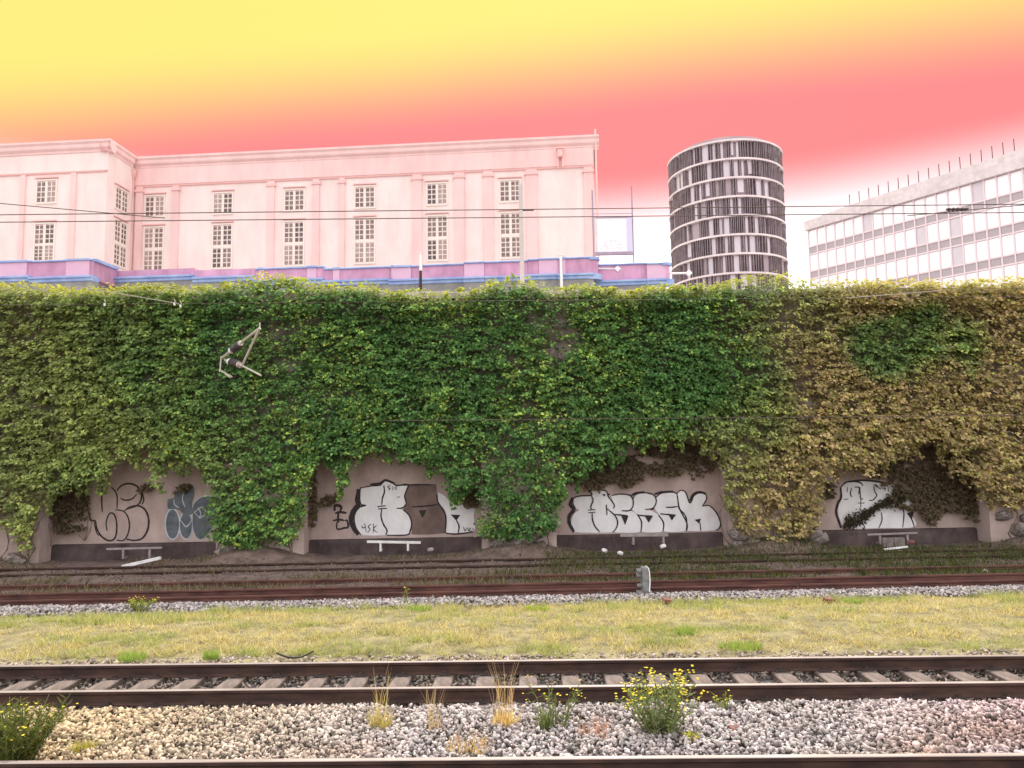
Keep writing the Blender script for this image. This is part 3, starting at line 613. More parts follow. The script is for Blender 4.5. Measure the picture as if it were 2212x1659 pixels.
def track(loc, ang, label, m_rail, m_top, m_sl, x_first, x_last, sp, gauge=.6275, zs=0.0, clips=True):
    t = tag(empty('railway_track', loc, ang), label, 'track')
    for s in (-1, 1): rail(t, s * gauge, zs, m_rail, m_top)
    me = sleeper_mesh(m_sl); x = x_first
    while x <= x_last:
        s = share('sleeper', me, t, (x + random.uniform(-.008, .008), random.uniform(-.02, .02), zs - .001), (0, 0, random.uniform(-.008, .008)))
        if clips: share('fastening', FAST, s)['kind'] = 'stuff'
        x += sp
    return t
xm = lambda u: MID.p1(u, 1452)[0]
ref = MID.px(np.array([1141.0]), np.array([1460.0]))[0][0]
track((0, 10.63, 0), MID.ang, 'rusty track with pale sleepers running between grass and gravel', MT['rust'], MT['steel'], MT['sleeper'], ref - .59 * 17, ref + .59 * 17, .59)
track((0, 7.06, 0), MID.ang, 'nearest track, only its outer rail showing along the bottom edge', MT['rust'], MT['steel'], MT['sleeper'], -9, 9, .6)
track((0, 18.62, 0), FAR.ang, 'brown rusted track along the far side of the grass strip', MT['rust_red'], MT['rust_red'], MT['sleeper_dark'], -15, 15, .65, clips=False)
track((0, 21.95, -.03), FAR.ang, 'overgrown disused track at the foot of the ivy wall', MT['rust'], MT['rust'], MT['sleeper_dark'], -17, 17, .65, clips=False)
for i, (xa, xb) in enumerate(((-16, -3.4), (-3.35, 1.9), (1.95, 6.4), (6.45, 17))):
    t = empty('spare_rail', (0, 17.62, -.085), FAR.ang)
    rail(t, 0, 0, MT['rust_red'], MT['rust_red'], xa, xb, name='rail_bar')
    tag(t, ['longest spare rail lying by the gravel, below the slate grey graffiti', 'spare rail lying by the gravel in front of the middle ivy pillar',
            'short spare rail lying behind the little lamp signal', 'spare rail at the picture\'s right, lying by the gravel'][i], 'rail', 'spare rails lying along the gravel')

# ------------------------------------------------------------------ ballast
def stone_protos(n=10):
    out = []
    t = (1 + 5 ** .5) / 2
    ico = np.array([(-1, t, 0), (1, t, 0), (-1, -t, 0), (1, -t, 0), (0, -1, t), (0, 1, t), (0, -1, -t), (0, 1, -t), (t, 0, -1), (t, 0, 1), (-t, 0, -1), (-t, 0, 1)], float); ico /= np.linalg.norm(ico[0])
    Fi = np.array([(0, 11, 5), (0, 5, 1), (0, 1, 7), (0, 7, 10), (0, 10, 11), (1, 5, 9), (5, 11, 4), (11, 10, 2), (10, 7, 6), (7, 1, 8), (3, 9, 4), (3, 4, 2), (3, 2, 6), (3, 6, 8), (3, 8, 9), (4, 9, 5), (2, 4, 11), (6, 2, 10), (8, 6, 7), (9, 8, 1)])
    for k in range(n):
        out.append(ico * RNG.uniform(.5, 1.2, (12, 1)) * np.array([1.05, .8, .55]) + RNG.normal(0, .05, (12, 3)))
    return np.array(out), Fi
PROTO, PF = stone_protos()
def rand_rot(n):
    q = RNG.normal(size=(n, 4)); q /= np.linalg.norm(q, axis=1, keepdims=True); w, x, y, z = q.T
    return np.stack([np.stack([1 - 2 * (y * y + z * z), 2 * (x * y - z * w), 2 * (x * z + y * w)], -1), np.stack([2 * (x * y + z * w), 1 - 2 * (x * x + z * z), 2 * (y * z - x * w)], -1), np.stack([2 * (x * z - y * w), 2 * (y * z + x * w), 1 - 2 * (x * x + y * y)], -1)], 1)
def ballast(name, X, Y, Z, size, tint, label):
    n = len(X); R = rand_rot(n); pr = PROTO[RNG.integers(0, len(PROTO), n)]
    V = np.einsum('nij,nkj->nki', R, pr) * size[:, None, None] + np.stack([X, Y, Z], 1)[:, None, :]
    Fc = PF[None] + (np.arange(n) * 12)[:, None, None]
    o = raw_mesh(name, V.reshape(-1, 3), Fc.reshape(-1, 3), MT['ballast'], np.repeat(tint, 12, 0)); return tag(o, label, 'ballast', kind='stuff')
def stone_tint(n, light=.42, warm=0.0):
    g = (.35 + .8 * RNG.random(n) ** .8) * light; c = np.stack([g * (1.06 + .12 * RNG.random(n) + warm), g * (.98 + .03 * RNG.random(n)), g * (.93 + .08 * RNG.random(n) - warm)], 1)
    dk = RNG.random(n) < .12; c[dk] *= .5; return c
def zone(n, fa, fb, x0=-11, x1=11):
    X = RNG.uniform(x0, x1, n); T = RNG.random(n); return X, fa(X) * (1 - T) + fb(X) * T, T
# shoulder between the two near tracks
X, Y, T = zone(25000, lambda X: 7.69 - .02 * X + .06, midline(-.80), -7.8, 7.8)
zz = -.035 + .03 * np.sin(np.pi * T) + .03 * T + .05 * (fbm(X * 2, Y * 2, 8) - .5) + RNG.uniform(-.02, .03, len(X))
warm = np.clip((-X - 1.0) / 4, 0, 1) * .16
c = stone_tint(len(X), .5); rd = np.clip((X - 3.5) / 4, 0, 1) * .14; c[:, 0] *= 1 + warm + rd; c[:, 1] *= 1 - rd * .8; c[:, 2] *= 1 - warm * 2.2 - rd * .5
dirty = np.clip((fbm(X * .6, Y * .9, 12) - .42) * 2.6, 0, 1) * np.clip(1.25 - T * 1.3, 0, 1); c = lerp(c, c * np.array([.72, .55, .42]), dirty)
ballast('ballast_stones', X, Y, zz, RNG.uniform(.018, .044, len(X)) * (.8 + .5 * fbm(X * 1.5, Y * 1.5, 52)), c, 'pale crushed stone heaped between the two nearest tracks')
# between and around the sleepers of the middle track
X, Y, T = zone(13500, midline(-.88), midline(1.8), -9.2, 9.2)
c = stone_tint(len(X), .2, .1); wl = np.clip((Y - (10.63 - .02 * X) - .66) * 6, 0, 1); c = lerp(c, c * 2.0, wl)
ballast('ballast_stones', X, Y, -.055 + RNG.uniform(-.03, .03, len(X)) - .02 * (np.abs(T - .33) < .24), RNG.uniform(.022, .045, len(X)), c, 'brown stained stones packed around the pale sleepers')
X, Y, T = zone(11000, farline(-2.1), farline(-1.05), -14, 14)
k = Y < 18.62 + .0306 * X - 1.06; X, Y, T = X[k], Y[k], T[k]
ballast('ballast_stones', X, Y, -.06 + .05 * np.sin(np.pi * np.clip(T * 1.1, 0, 1)) + RNG.uniform(-.02, .03, len(X)) + .05 * (fbm(X * 1.5, Y * 2, 6) - .5), RNG.uniform(.03, .055, len(X)), stone_tint(len(X), .5), 'narrow band of whitish stones along the far edge of grass')
X, Y, T = zone(9000, farline(-.9), farline(4.6), -16, 16)
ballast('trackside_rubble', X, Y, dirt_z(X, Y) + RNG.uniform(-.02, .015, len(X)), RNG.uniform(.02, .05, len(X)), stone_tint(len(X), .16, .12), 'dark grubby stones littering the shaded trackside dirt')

# ------------------------------------------------------------------ grass and weeds
BL = np.array([(-.5, 0, 0), (.5, 0, 0), (.32, .55, .06), (-.32, .55, .06), (0, 1, .22)]); BLF = np.array([(0, 1, 2), (0, 2, 3), (3, 2, 4)])
def blades(P, H, wd, lean, tint):
    n = len(P); a = RNG.uniform(0, 2 * math.pi, n); side = np.stack([np.cos(a), np.sin(a), 0 * a], 1); fw = np.stack([-np.sin(a), np.cos(a), 0 * a], 1)
    up = np.stack([RNG.normal(0, 1, n) * lean, RNG.normal(0, 1, n) * lean, np.ones(n)], 1); up /= np.linalg.norm(up, axis=1, keepdims=True)
    V = P[:, None] + (BL[None, :, 0, None] * wd[:, None, None]) * side[:, None] + (BL[None, :, 1, None] * H[:, None, None]) * up[:, None] + (BL[None, :, 2, None] * H[:, None, None]) * fw[:, None]
    return V.reshape(-1, 3), (BLF[None] + (np.arange(n) * 5)[:, None, None]).reshape(-1, 3), np.repeat(tint, 5, 0)
def merge(parts):
    b = 0; Vs = []; Fs = []; Ts = []
    for V, Fc, T in parts: Vs.append(V); Fs.append(Fc + b); Ts.append(T); b += len(V)
    return np.concatenate(Vs), np.concatenate(Fs), np.concatenate(Ts)
STRAW, GREEN, BROWN = np.array([.6, .55, .33]), np.array([.28, .37, .12]), np.array([.36, .26, .14])
def bank_height(X, Y):
    fa, fb = GR0(X), GR1(X); T = (Y - fa) / (fb - fa); return -.02 + .03 * (fbm(X * 1.3, Y * 1.3, 2) - .5) * 2 + bank_z(T)
nc_ = 15000
Xc, Yc, Tc = zone(nc_, GR0, lambda X: GR1(X) + .1, -15.5, 15.5)
rep_ = RNG.integers(4, 18, nc_); X = np.repeat(Xc, rep_); Y = np.repeat(Yc, rep_); n = len(X); X = X + RNG.normal(0, .045, n); Y = Y + RNG.normal(0, .05, n); T = (Y - GR0(X)) / (GR1(X) - GR0(X))
ed = fbm(X * 1.3, Y * 0 + 3, 31) - .5; k = (Y > GR0(X) + .42 + .55 * ed) & (Y < GR1(X) + .22 - .7 * ed)
bare = fbm(X * .9, Y * 1.5, 71); k &= RNG.random(n) < np.clip((.74 - bare) * 6, .15, 1)
X, Y, T = X[k], Y[k], T[k]; n = len(X)
gm = np.clip((fbm(X * .8, Y * 1.6, 17) - .5) * 5 + np.abs(T - .5) * 1.2 + .05 - np.clip((X - 4) / 9, 0, 1) * .4, 0, 1)
c = lerp(lerp(np.tile(STRAW, (n, 1)), BROWN, np.clip(RNG.random(n) * 1.3 - .55, 0, 1)), GREEN, gm * (.3 + .7 * RNG.random(n))) * RNG.uniform(.55, 1.2, n)[:, None]
V, Fc, Tn = blades(np.stack([X, Y, bank_height(X, Y) - .01], 1), RNG.uniform(.04, .15, n) * (.35 + 1.5 * fbm(X * 1.5, Y * 2.2, 22) ** 1.5) * (1 + .5 * gm), RNG.uniform(.006, .016, n), .85, c)
tag(raw_mesh('dry_grass', V, Fc, MT['blade'], Tn), 'sunlit straw coloured grass strip between the tracks', 'grass', kind='stuff')
# greener tufts
def tuft(u, v, n, r, h, tint, label, z=0.0, name='grass_tuft', lean=.3, w=.012, var=.25):
    p = on_ground(u, v, z); a = RNG.random(n) * 2 * math.pi; rr = r * np.sqrt(RNG.random(n))
    P = np.stack([rr * np.cos(a), rr * np.sin(a) * .7, np.zeros(n)], 1)
    t = np.tile(np.array(tint), (n, 1)) * RNG.uniform(1 - var, 1 + var, (n, 1)) * (1 + RNG.normal(0, .06, (n, 3)))
    V, Fc, Tn = blades(P, RNG.uniform(.5, 1.1, n) * h, np.full(n, w) * RNG.uniform(.7, 1.3, n), lean, t)
    o = raw_mesh(name, V, Fc, MT['blade'], Tn); o.location = p; return tag(o, label, 'grass', 'grass tufts by the tracks')
LIME = (.25, .35, .1); PALE = (.6, .48, .24); RUSTY = (.46, .34, .22)
tuft(285, 1425, 260, .22, .17, LIME, 'bright green tuft at the grass edge, above the track at left')
tuft(455, 1424, 160, .12, .18, LIME, 'narrow green tuft standing just before the outer rail, left of the black cable')
tuft(1478, 1372, 240, .2, .17, LIME, 'bright green tuft out in the dry grass, above the yellow-flowered clump')
tuft(905, 1318, 220, .26, .13, LIME, 'low green tuft at the gravel\'s grass edge, below the white bubble letter pair')
tuft(1160, 1318, 220, .26, .13, (.3, .38, .08), 'low yellow-green tuft at the gravel edge, below the middle ivy pillar')
tuft(1846, 1303, 160, .2, .12, LIME, 'small green tuft by the gravel\'s broken brick')
tuft(1600, 1400, 300, .35, .14, (.24, .33, .09), 'wide green tuft at the grass edge beside the middle track, right half')
tuft(1083, 1565, 34, .12, .85, RUSTY, 'tall dry reddish grass stems in front of the middle track', lean=.1, w=.009)
tuft(820, 1575, 110, .12, .26, (.42, .36, .17), 'yellowing tuft among the pale stones, left of the tall dry stems', lean=.35)
tuft(940, 1580, 26, .08, .62, RUSTY, 'few thin dry stems left of the tallest dry grass', lean=.12, w=.007)
tuft(830, 1560, 16, .10, .68, PALE, 'few faint pale stems rising from the yellowing tuft', lean=.1, w=.006)
tuft(1010, 1622, 90, .24, .2, (.44, .32, .19), 'orange-brown tuft near the nearest rail', lean=.5)
tuft(1180, 1575, 90, .1, .28, (.16, .2, .09), 'grey-green tuft on the stones between dry stems and flowers', lean=.2)
tuft(1290, 1590, 80, .22, .3, (.42, .24, .2), 'thin reddish weeds left of the yellow-flowered clump', lean=.3, w=.006)
tuft(180, 1625, 110, .12, .16, (.36, .34, .1), 'small yellow-green tuft beside the big flowering bush', lean=.4)
tuft(1090, 1570, 120, .14, .24, PALE, 'straw coloured base leaves at the tall dry stems', lean=.45)

def weed(u, v, r, h, nst, nfl, tint, label, z=-.03, leafn=26):
    """bushy ragwort-like weed: stems, narrow leaves, yellow flower heads"""
    p = on_ground(u, v, z); root = tag(empty('flowering_weed', p), label, 'weed', 'yellow-flowered weeds')
    rr = random.Random(int(u)); mb = MB(); lp = []; tops = []
    for k in range(nst):
        a = rr.uniform(0, 6.28); q = r * math.sqrt(rr.random()); b = Vector((.35 * q * math.cos(a), .3 * q * math.sin(a), 0)); hh = h * rr.uniform(.6, 1.05)
        e = Vector((q * math.cos(a) * 1.15, q * math.sin(a) * .8, hh)); mid_ = (b + e) / 2 + Vector((rr.uniform(-.03, .03), rr.uniform(-.03, .03), .04))
        mb.tube([b, mid_, e], [.006, .005, .003], 5); tops.append(e)
        for q2 in range(leafn):
            t = rr.uniform(.05, .92); lp.append((b.lerp(mid_, t * 2) if t < .5 else mid_.lerp(e, t * 2 - 1)))
    mb.build('stem', MT['green_stem'], root)
    P = np.array([tuple(q) for q in lp]); n = len(P); ang = RNG.uniform(0, 6.28, n)
    t = np.stack([np.cos(ang), np.sin(ang), RNG.normal(.6, .5, n)], 1)
    c = np.tile(np.array(tint), (n, 1)) * RNG.uniform(.6, 1.4, (n, 1)) * (1 + RNG.normal(0, .08, (n, 3)))
    V, Fc, Tn = leaves(P, t, np.stack([RNG.normal(0, .5, n), RNG.normal(0, .5, n), np.ones(n)], 1), RNG.uniform(.05, .12, n), c, np.array([(0, 0, 0), (-.09, .4, 0), (0, 1, -.1), (.09, .4, 0)]), np.array([(0, 3, 2), (0, 2, 1)]))
    raw_mesh('foliage', V, Fc, MT['leaf'], Tn, root)
    fb = MB()
    for k in range(nfl):
        e = rr.choice(tops) + Vector((rr.uniform(-.06, .06), rr.uniform(-.05, .05), rr.uniform(-.08, .05))); s = rr.uniform(.011, .02)
        n_ = 6; vs = [e + Vector((0, 0, s * .35))]; fs = []
        for q in range(n_ * 2):
            a = math.pi * q / n_; s2 = s if q % 2 == 0 else s * .55; vs.append(e + Vector((math.cos(a) * s2, math.sin(a) * s2, -.002 * (q % 2))))
        vs.append(e + Vector((0, 0, -s * .5)))
        for q in range(n_ * 2): fs.append((0, 1 + q, 1 + (q + 1) % (n_ * 2))); fs.append((n_ * 2 + 1, 1 + (q + 1) % (n_ * 2), 1 + q))
        fb.add(vs, fs)
    if nfl: fb.build('flower_heads', MT['flower'], root)['kind'] = 'stuff'
    return root
weed(30, 1650, .5, .62, 60, 46, (.12, .14, .035), 'big bushy weed with few yellow flowers in the lower left corner', leafn=40)
weed(1425, 1588, .46, .64, 42, 200, (.2, .24, .11), 'yellow-flowered clump before the middle track, right of centre', leafn=34)
weed(1200, 1575, .3, .55, 12, 26, (.14, .18, .06), 'thin yellow-flowered weed just left of the big flowering clump', leafn=10)
weed(300, 1322, .32, .26, 22, 60, (.24, .3, .06), 'low weed with yellow blooms on the far gravel, below the brown outlined letters', leafn=14)
weed(878, 1300, .08, .3, 4, 9, (.2, .25, .06), 'tiny yellow-flowered sprig against the rusty spare rail', leafn=8)
weed(1560, 1540, .12, .2, 5, 10, (.16, .2, .06), 'single low yellow-flowered sprig right of the flowering clump', leafn=10)
weed(1500, 1610, .1, .12, 5, 8, (.3, .3, .05), 'tiny yellow sprig on the stones below the flowering clump', leafn=8)
# weeds in the shade along the wall
n = 46000; X = RNG.uniform(-17, 17, n); T = RNG.random(n); Y = farline(-.5)(X) * (1 - T) + farline(5.3)(X) * T
w = fbm(X * .5, Y * .8, 41) + np.clip((X - .8) / 5, -.1, .14) + .16 * np.exp(-((X - 3.5) / 2.6) ** 2); k = w > .38 + .2 * RNG.random(n)
X, Y = X[k], Y[k]; n = len(X)
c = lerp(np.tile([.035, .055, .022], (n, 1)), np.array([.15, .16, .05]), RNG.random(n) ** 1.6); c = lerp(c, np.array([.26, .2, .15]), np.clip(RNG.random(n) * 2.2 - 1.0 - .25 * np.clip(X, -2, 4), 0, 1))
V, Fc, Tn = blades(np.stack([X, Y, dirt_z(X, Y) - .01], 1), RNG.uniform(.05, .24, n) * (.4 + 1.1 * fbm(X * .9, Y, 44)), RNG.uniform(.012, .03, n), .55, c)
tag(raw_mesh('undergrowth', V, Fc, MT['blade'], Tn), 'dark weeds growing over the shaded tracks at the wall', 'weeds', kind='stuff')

# ------------------------------------------------------------------ painted parapet on the terrace
par = tag(empty('terrace_parapet', (0, 27, 0), PAR.ang), 'pink and blue painted parapet running along the terrace above the ivy', 'parapet')
def pz(u, v, d=0.0): return PAR.p1(u, v, d)
def psec(u0, u1, vt, vl, y=0.0, cop=True, pil=(), ledge=True, light=False):
    """one straight length: body, coping, ledge; vt coping top, vl ledge top (picture rows at the middle)"""
    um = (u0 + u1) / 2; xa = pz(u0, vt, y)[0]; xb = pz(u1, vt, y)[0]; zt = pz(um, vt, y)[1]; zl = pz(um, vl, y)[1]
    m = MB(); m.box(xa + .004, xb - .004, y, y + .35, zl - .1, zt - .07 if cop else zt); m.build('panel', MT['pink_pale'] if light else MT['pink'], par)
    if cop:
        m = MB(); m.extrude_x([(y - .05, zt - .07), (y - .07, zt - .045), (y - .05, zt - .012), (y, zt), (y + .4, zt), (y + .42, zt - .07)], xa, xb); m.build('coping', MT['blue'], par, bevel=.008)
    if ledge:
        m = MB(); m.extrude_x([(y - .10, zl - .21), (y - .13, zl - .19), (y - .13, zl - .1), (y - .2, zl - .085), (y - .2, zl - .015), (y - .12, zl), (y + .3, zl), (y + .3, zl - .21)], xa - .01, xb + .01); m.build('ledge', MT['blue'], par, bevel=.01)
        m = MB(); m.box(xa, xb, y - .08, y + .3, 7.9, zl - .211); m.build('base_wall', MT['grey_base'], par)
    for (a, b) in pil:
        x0, x1 = pz(a, vt, y)[0], pz(b, vt, y)[0]; m = MB(); m.box(x0, x1, y - .045, y + .02, zl + .002, zt - .072); m.build('pilaster', MT['pink_pale'], par, bevel=.006)
        m = MB(); m.box(x0 - .02, x1 + .02, y - .10, y - .02, zt - .071, zt + .004); m.build('pilaster_cap', MT['blue'], par, bevel=.008)
psec(-120, 70, 566, 600, -1.3, pil=((-60, 60),)); psec(70, 204, 561, 598, -1.3, pil=((145, 195),))
# canted return of the bay
xa, za = pz(204, 559, -1.3); xb, zb = pz(253, 581, 0.0)
m = MB(); m.add([(xa, -1.3, za - .75), (xb, 0, za - .75), (xb, 0, za - .1), (xa, -1.3, za - .1), (xa - .3, -1.2, za - .75), (xb - .3, .1, za - .75), (xb - .3, .1, za - .1), (xa - .3, -1.2, za - .1)], [(0, 1, 2, 3), (4, 7, 6, 5), (0, 3, 7, 4), (1, 5, 6, 2), (3, 2, 6, 7), (0, 4, 5, 1)]); m.build('canted_panel', MT['pink'], par)
m = MB(); m.add([(xa + .08, -1.36, za - .1), (xb + .08, 0, za - .1), (xb + .08, 0, za), (xa + .08, -1.36, za), (xa - .4, -1.2, za - .1), (xb - .4, .1, za - .1), (xb - .4, .1, za), (xa - .4, -1.2, za)], [(0, 1, 2, 3), (4, 7, 6, 5), (0, 3, 7, 4), (1, 5, 6, 2), (3, 2, 6, 7), (0, 4, 5, 1)]); m.build('coping', MT['blue'], par)
psec(206, 420, 583, 598, .02, cop=False); psec(420, 552, 582, 598, .02, cop=False)
psec(552, 700, 577, 604, 0, pil=((560, 572), (664, 684),)); psec(700, 842, 577, 605, .0, pil=((720, 734), (846, 850)))
psec(842, 905, 574, 604, .0, pil=((849, 888),)); psec(912, 1002, 570, 601, .0); psec(1002, 1046, 565, 599, -.05, light=True); psec(1046, 1140, 563, 597, 0)
psec(1140, 1163, 559, 594, 0); psec(1163, 1205, 557, 593, -.05, light=True); psec(1205, 1281, 555, 592, -.08, pil=((1216, 1221),))
psec(1281, 1397, 569, 606, .35); psec(1397, 1437, 567, 603, .25, light=True)
# rounded ends
for u, vt, vl, y in ((1281, 555, 592, -.08), (1437, 567, 603, .25)):
    x, zt = pz(u, vt, y); zl = pz(u, vl, y)[1]
    for nm, r, za_, zb_, mm in (('rounded_end', .17, zl - .1, zt - .1, 'pink'), ('rounded_coping', .24, zt - .098, zt - .003, 'blue'), ('rounded_ledge', .31, zl - .2, zl - .004, 'blue')):
        m = MB(); m.tube([(x, y + .17, za_), (x, y + .17, zb_)], r, 20); m.build(nm, MT[mm], par)

# floodlights on short arms, marker posts and a small box on the parapet
def flood(ua, va, uh, vh, Y, label):
    a = at_y(ua, va, Y); h = at_y(uh, vh, Y); t = tag(empty('floodlight', a), label, 'floodlight', 'white floodlights on the parapet')
    m = MB(); m.tube([(0, .3, 0), (0, 0, 0), tuple(h - a)], .035, 8); m.build('arm', MT['white'], t)
    m = MB(); d = h - a; s = .09
    m.box(-s, s, -.06, .08, -s, s); o = m.build('lamp_head', MT['white'], t, bevel=.02); o.location = d; o.rotation_euler = (0, math.radians(45), 0)
    return t
flood(1280, 580, 1334, 581, 27.05, 'white arm floodlight beside the rounded parapet end')
flood(1437, 591, 1488, 590, 26.9, 'white arm floodlight in front of the dark round tower')
flood(166, 583, 128, 572, 27.2, 'white arm floodlight on the leftmost parapet bay')
def post(u, v0, v1, Y, w, label, dark=None):
    a = at_y(u, v1, Y); b = at_y(u, v0, Y); a[2] = min(a[2], 8.12); t = tag(empty('marker_post', a), label, 'post', 'posts before the parapet'); hh = b[2] - a[2]
    zm = 0 if dark is None else at_y(u, dark, Y)[2] - a[2]
    m = MB(); m.box(-w / 2, w / 2, -w / 2, w / 2, zm, hh); m.build('shaft', MT['white'], t, bevel=.006)
    m = MB(); m.box(-w * .7, w * .7, -w * .7, w * .7, hh, hh + .03); m.build('cap', MT['white'], t, bevel=.006)
    if dark: m = MB(); m.box(-w / 2 + .004, w / 2 - .004, -w / 2 + .004, w / 2 - .004, 0, zm); m.build('base_tube', MT['iron'], t)
post(1213, 552, 616, 26.2, .09, 'slim white post in front of the pink parapet, near its rounded end')
post(909, 548, 624, 26.2, .09, 'white post with a dark lower half before the parapet', dark=585)
p = at_y(1417, 579, 27.05); t = tag(empty('junction_box', p), 'small white box fixed on the parapet\'s far right panel', 'box')
m = MB(); m.box(-.1, .1, -.1, .12, -.15, .15); m.build('casing', MT['white'], t, bevel=.02); m = MB(); m.box(-.085, .085, -.115, -.1, -.13, .13); m.build('lid', MT['mast'], t)

# pale catenary mast standing behind the wall
p = at_y(1128, 603, 25.9); p[2] = 8.1
t = tag(empty('mast', p), 'pale steel mast rising in front of the long building', 'mast')
top = at_y(1126, 395, 25.9)[2] - p[2]
m = MB(); m.box(-.06, .06, -.015, .015, 0, top); m.box(-.075, -.06, -.07, .07, 0, top); m.box(.06, .075, -.07, .07, 0, top); m.build('shaft', MT['mast'], t)
m = MB(); m.box(-.2, .2, -.2, .2, 0, .04); m.build('base_plate', MT['mast'], t)

# ------------------------------------------------------------------ long building with small-paned windows
bld = tag(empty('long_building', (0, 40, 0), BLD.ang), 'long pale pink stucco building with tall small-paned windows', 'building')
bx = lambda u, v, d=0.0: BLD.p1(u, v, d)
bxl = bx(284, 480)[0]; bxr = bx(1286, 480)[0]; ztop = bx(800, 318)[1]
WY = -2.5                                                         # how far the wing stands forward
m = MB(); m.box(bxl - 14, bxr, .0, 14, 8.0, ztop - .3); m.build('wall', MT['cream'], bld)
wxr = bx(228, 480, WY)[0]
m = MB(); m.box(wxr - 16, wxr, WY, 0.0 - .002, 8.0, ztop - .3); m.build('wing_wall', MT['cream'], bld)
def cornice(name, x0, x1, y, zt, m_, prof):
    mb = MB(); mb.extrude_x([(y + a, zt + b) for a, b in prof], x0, x1); return mb.build(name, m_, bld)
CP = [(.0, -.62), (-.04, -.6), (-.05, -.5), (-.15, -.4), (-.17, -.34), (-.17, -.2), (-.25, -.1), (-.25, 0), (.3, .02), (.3, -.62)]
cornice('cornice', wxr + .02, bxr + .3, -.003, ztop, MT['salmon'], CP); cornice('cornice', wxr - 16, wxr + .25, WY - .003, ztop, MT['salmon'], CP)
mb = MB(); mb.add([(wxr - .002 + (-a), yy, ztop + b) for yy in (WY - .25, -.25) for a, b in CP], [tuple((k, (k + 1) % len(CP), len(CP) + (k + 1) % len(CP), len(CP) + k)) for k in range(len(CP))]); mb.build('cornice_return', MT['salmon'], bld)
FR = [(.0, -.06), (-.07, -.05), (-.1, .02), (-.02, .06), (.05, .06), (.05, -.06)]
zf = bx(800, 381)[1]
cornice('frieze_moulding', bxl, bxr, -.002, zf, MT['salmon_line'], FR); cornice('frieze_moulding', wxr - 16, wxr, WY - .002, zf, MT['salmon_line'], FR)
m = MB(); m.box(wxr - 16.2, bxr + .2, .2, 14.1, ztop + .021, ztop + .2); m.build('roof', MT['roof'], bld)
m = MB(); m.box(bxl + .01, bxr - .01, -.05, .01, zf + .07, ztop - .62); m.build('frieze_band', MT['salmon'], bld)
for a, b in ((293, 308), (372, 386), (578, 593), (676, 690), (733, 745), (892, 912), (983, 1004), (1046, 1066), (1138, 1162), (1264, 1284)):
    x0, x1 = bx(a, 500)[0], bx(b, 500)[0]; m = MB(); m.box(x0, x1, -.11, .01, 8.0, zf - .065); m.build('pilaster', MT['salmon'], bld)
    m = MB(); m.box(x0 - .06, x1 + .06, -.16, -.0, zf - .35, zf - .2); m.build('pilaster_capital', MT['salmon_line'], bld)
for a, b in ((42, 52), (150, 162)):
    x0, x1 = bx(a, 500, WY)[0], bx(b, 500, WY)[0]; m = MB(); m.box(x0, x1, WY - .09, WY + .01, 8.0, zf - .065); m.build('pilaster', MT['salmon'], bld)
# windows: sash with thick glazing bars standing before the panes
PR = random.Random(21)
def window(xc, w, blocks, parent, y, side=False):
    """blocks: list of (z_top, z_bottom), each four panes high and four wide in two casements"""
    zt, zb = blocks[0][0], blocks[-1][1]; root = empty('window', (xc, y, zb), math.pi / 2 if side else 0, parent); H = zt - zb
    fr = MB(); bw = .07
    fr.box(-w / 2 - .09, w / 2 + .09, -.05, .02, -.1, -.02); fr.box(-w / 2 - .09, w / 2 + .09, -.05, .02, H + .02, H + .1); fr.box(-w / 2 - .09, -w / 2 - .01, -.045, .02, -.02, H + .02); fr.box(w / 2 + .01, w / 2 + .09, -.045, .02, -.02, H + .02)
    fr.build('frame', MT['sash'], root)
    m = MB(); m.box(-w / 2 - .14, w / 2 + .14, -.10, .0, H + .16, H + .22); m.build('drip_mould', MT['salmon_line'], root)
    cols = [(-.5, -.31), (-.26, -.07), (.07, .26), (.31, .5)]
    for (a, b) in blocks:
        hh = (a - b); rows = [(b - zb + hh * (k / 4) + .03 * hh, b - zb + hh * ((k + 1) / 4) - .045 * hh) for k in range(4)]
        for cs in (cols[:2], cols[2:]):
            g_ = MB()
            for c0, c1 in cs:
                for r0, r1 in rows: g_.box(c0 * w, c1 * w, -.012, .01, r0, r1)
            g_.build('panes', MT[PR.choice(('pane', 'pane', 'pane', 'pane_pale', 'pane_dark'))], root)
    bars = MB(); e = .02
    for k, (a, b) in enumerate(blocks):
        z0, z1 = b - zb, a - zb
        bars.box(-.07 * w, .07 * w, -.04, -.004, z0, z1)
        for s in (-1, 1):
            bars.box(s * .285 * w - .022 * w, s * .285 * w + .022 * w, -.035, -.004, z0, z1)
            for q in range(1, 4):
                zz_ = z0 + (z1 - z0) * q / 4; bars.box(min(s * .07 * w, s * .5 * w) + .001, max(s * .07 * w, s * .5 * w) - .001, -.03, -.0045, zz_ - .04 * (z1 - z0) / 2, zz_ + .035 * (z1 - z0) / 2)
        if k + 1 < len(blocks): bars.box(-.5 * w, .5 * w, -.041, -.003, blocks[k + 1][0] - zb, z0)
    bars.build('sash_bars', MT['sash'], root)
    return root
zu = (bx(712, 408.5)[1], bx(712, 450.5)[1]); zl1 = (bx(712, 477.5)[1], bx(712, 520.5)[1]); zl2 = (bx(712, 527.5)[1], bx(712, 569.5)[1])
for u in (333.5, 481, 635.5, 788, 944.5, 1103):
    x = bx(u, 490)[0]
    window(x, 1.0, [zu], bld, -.002); window(x, 1.0, [zl1, zl2], bld, -.002)
for u in (98, -75):
    x = bx(u, 480, WY)[0]; zz1 = (bx(98, 392, WY)[1], bx(98, 437, WY)[1]); zz2 = (bx(98, 485, WY)[1], bx(98, 526, WY)[1]); zz3 = (bx(98, 531, WY)[1], bx(98, 562, WY)[1])
    window(x, 1.0, [zz1], bld, WY - .002); window(x, 1.0, [zz2, zz3], bld, WY - .002)
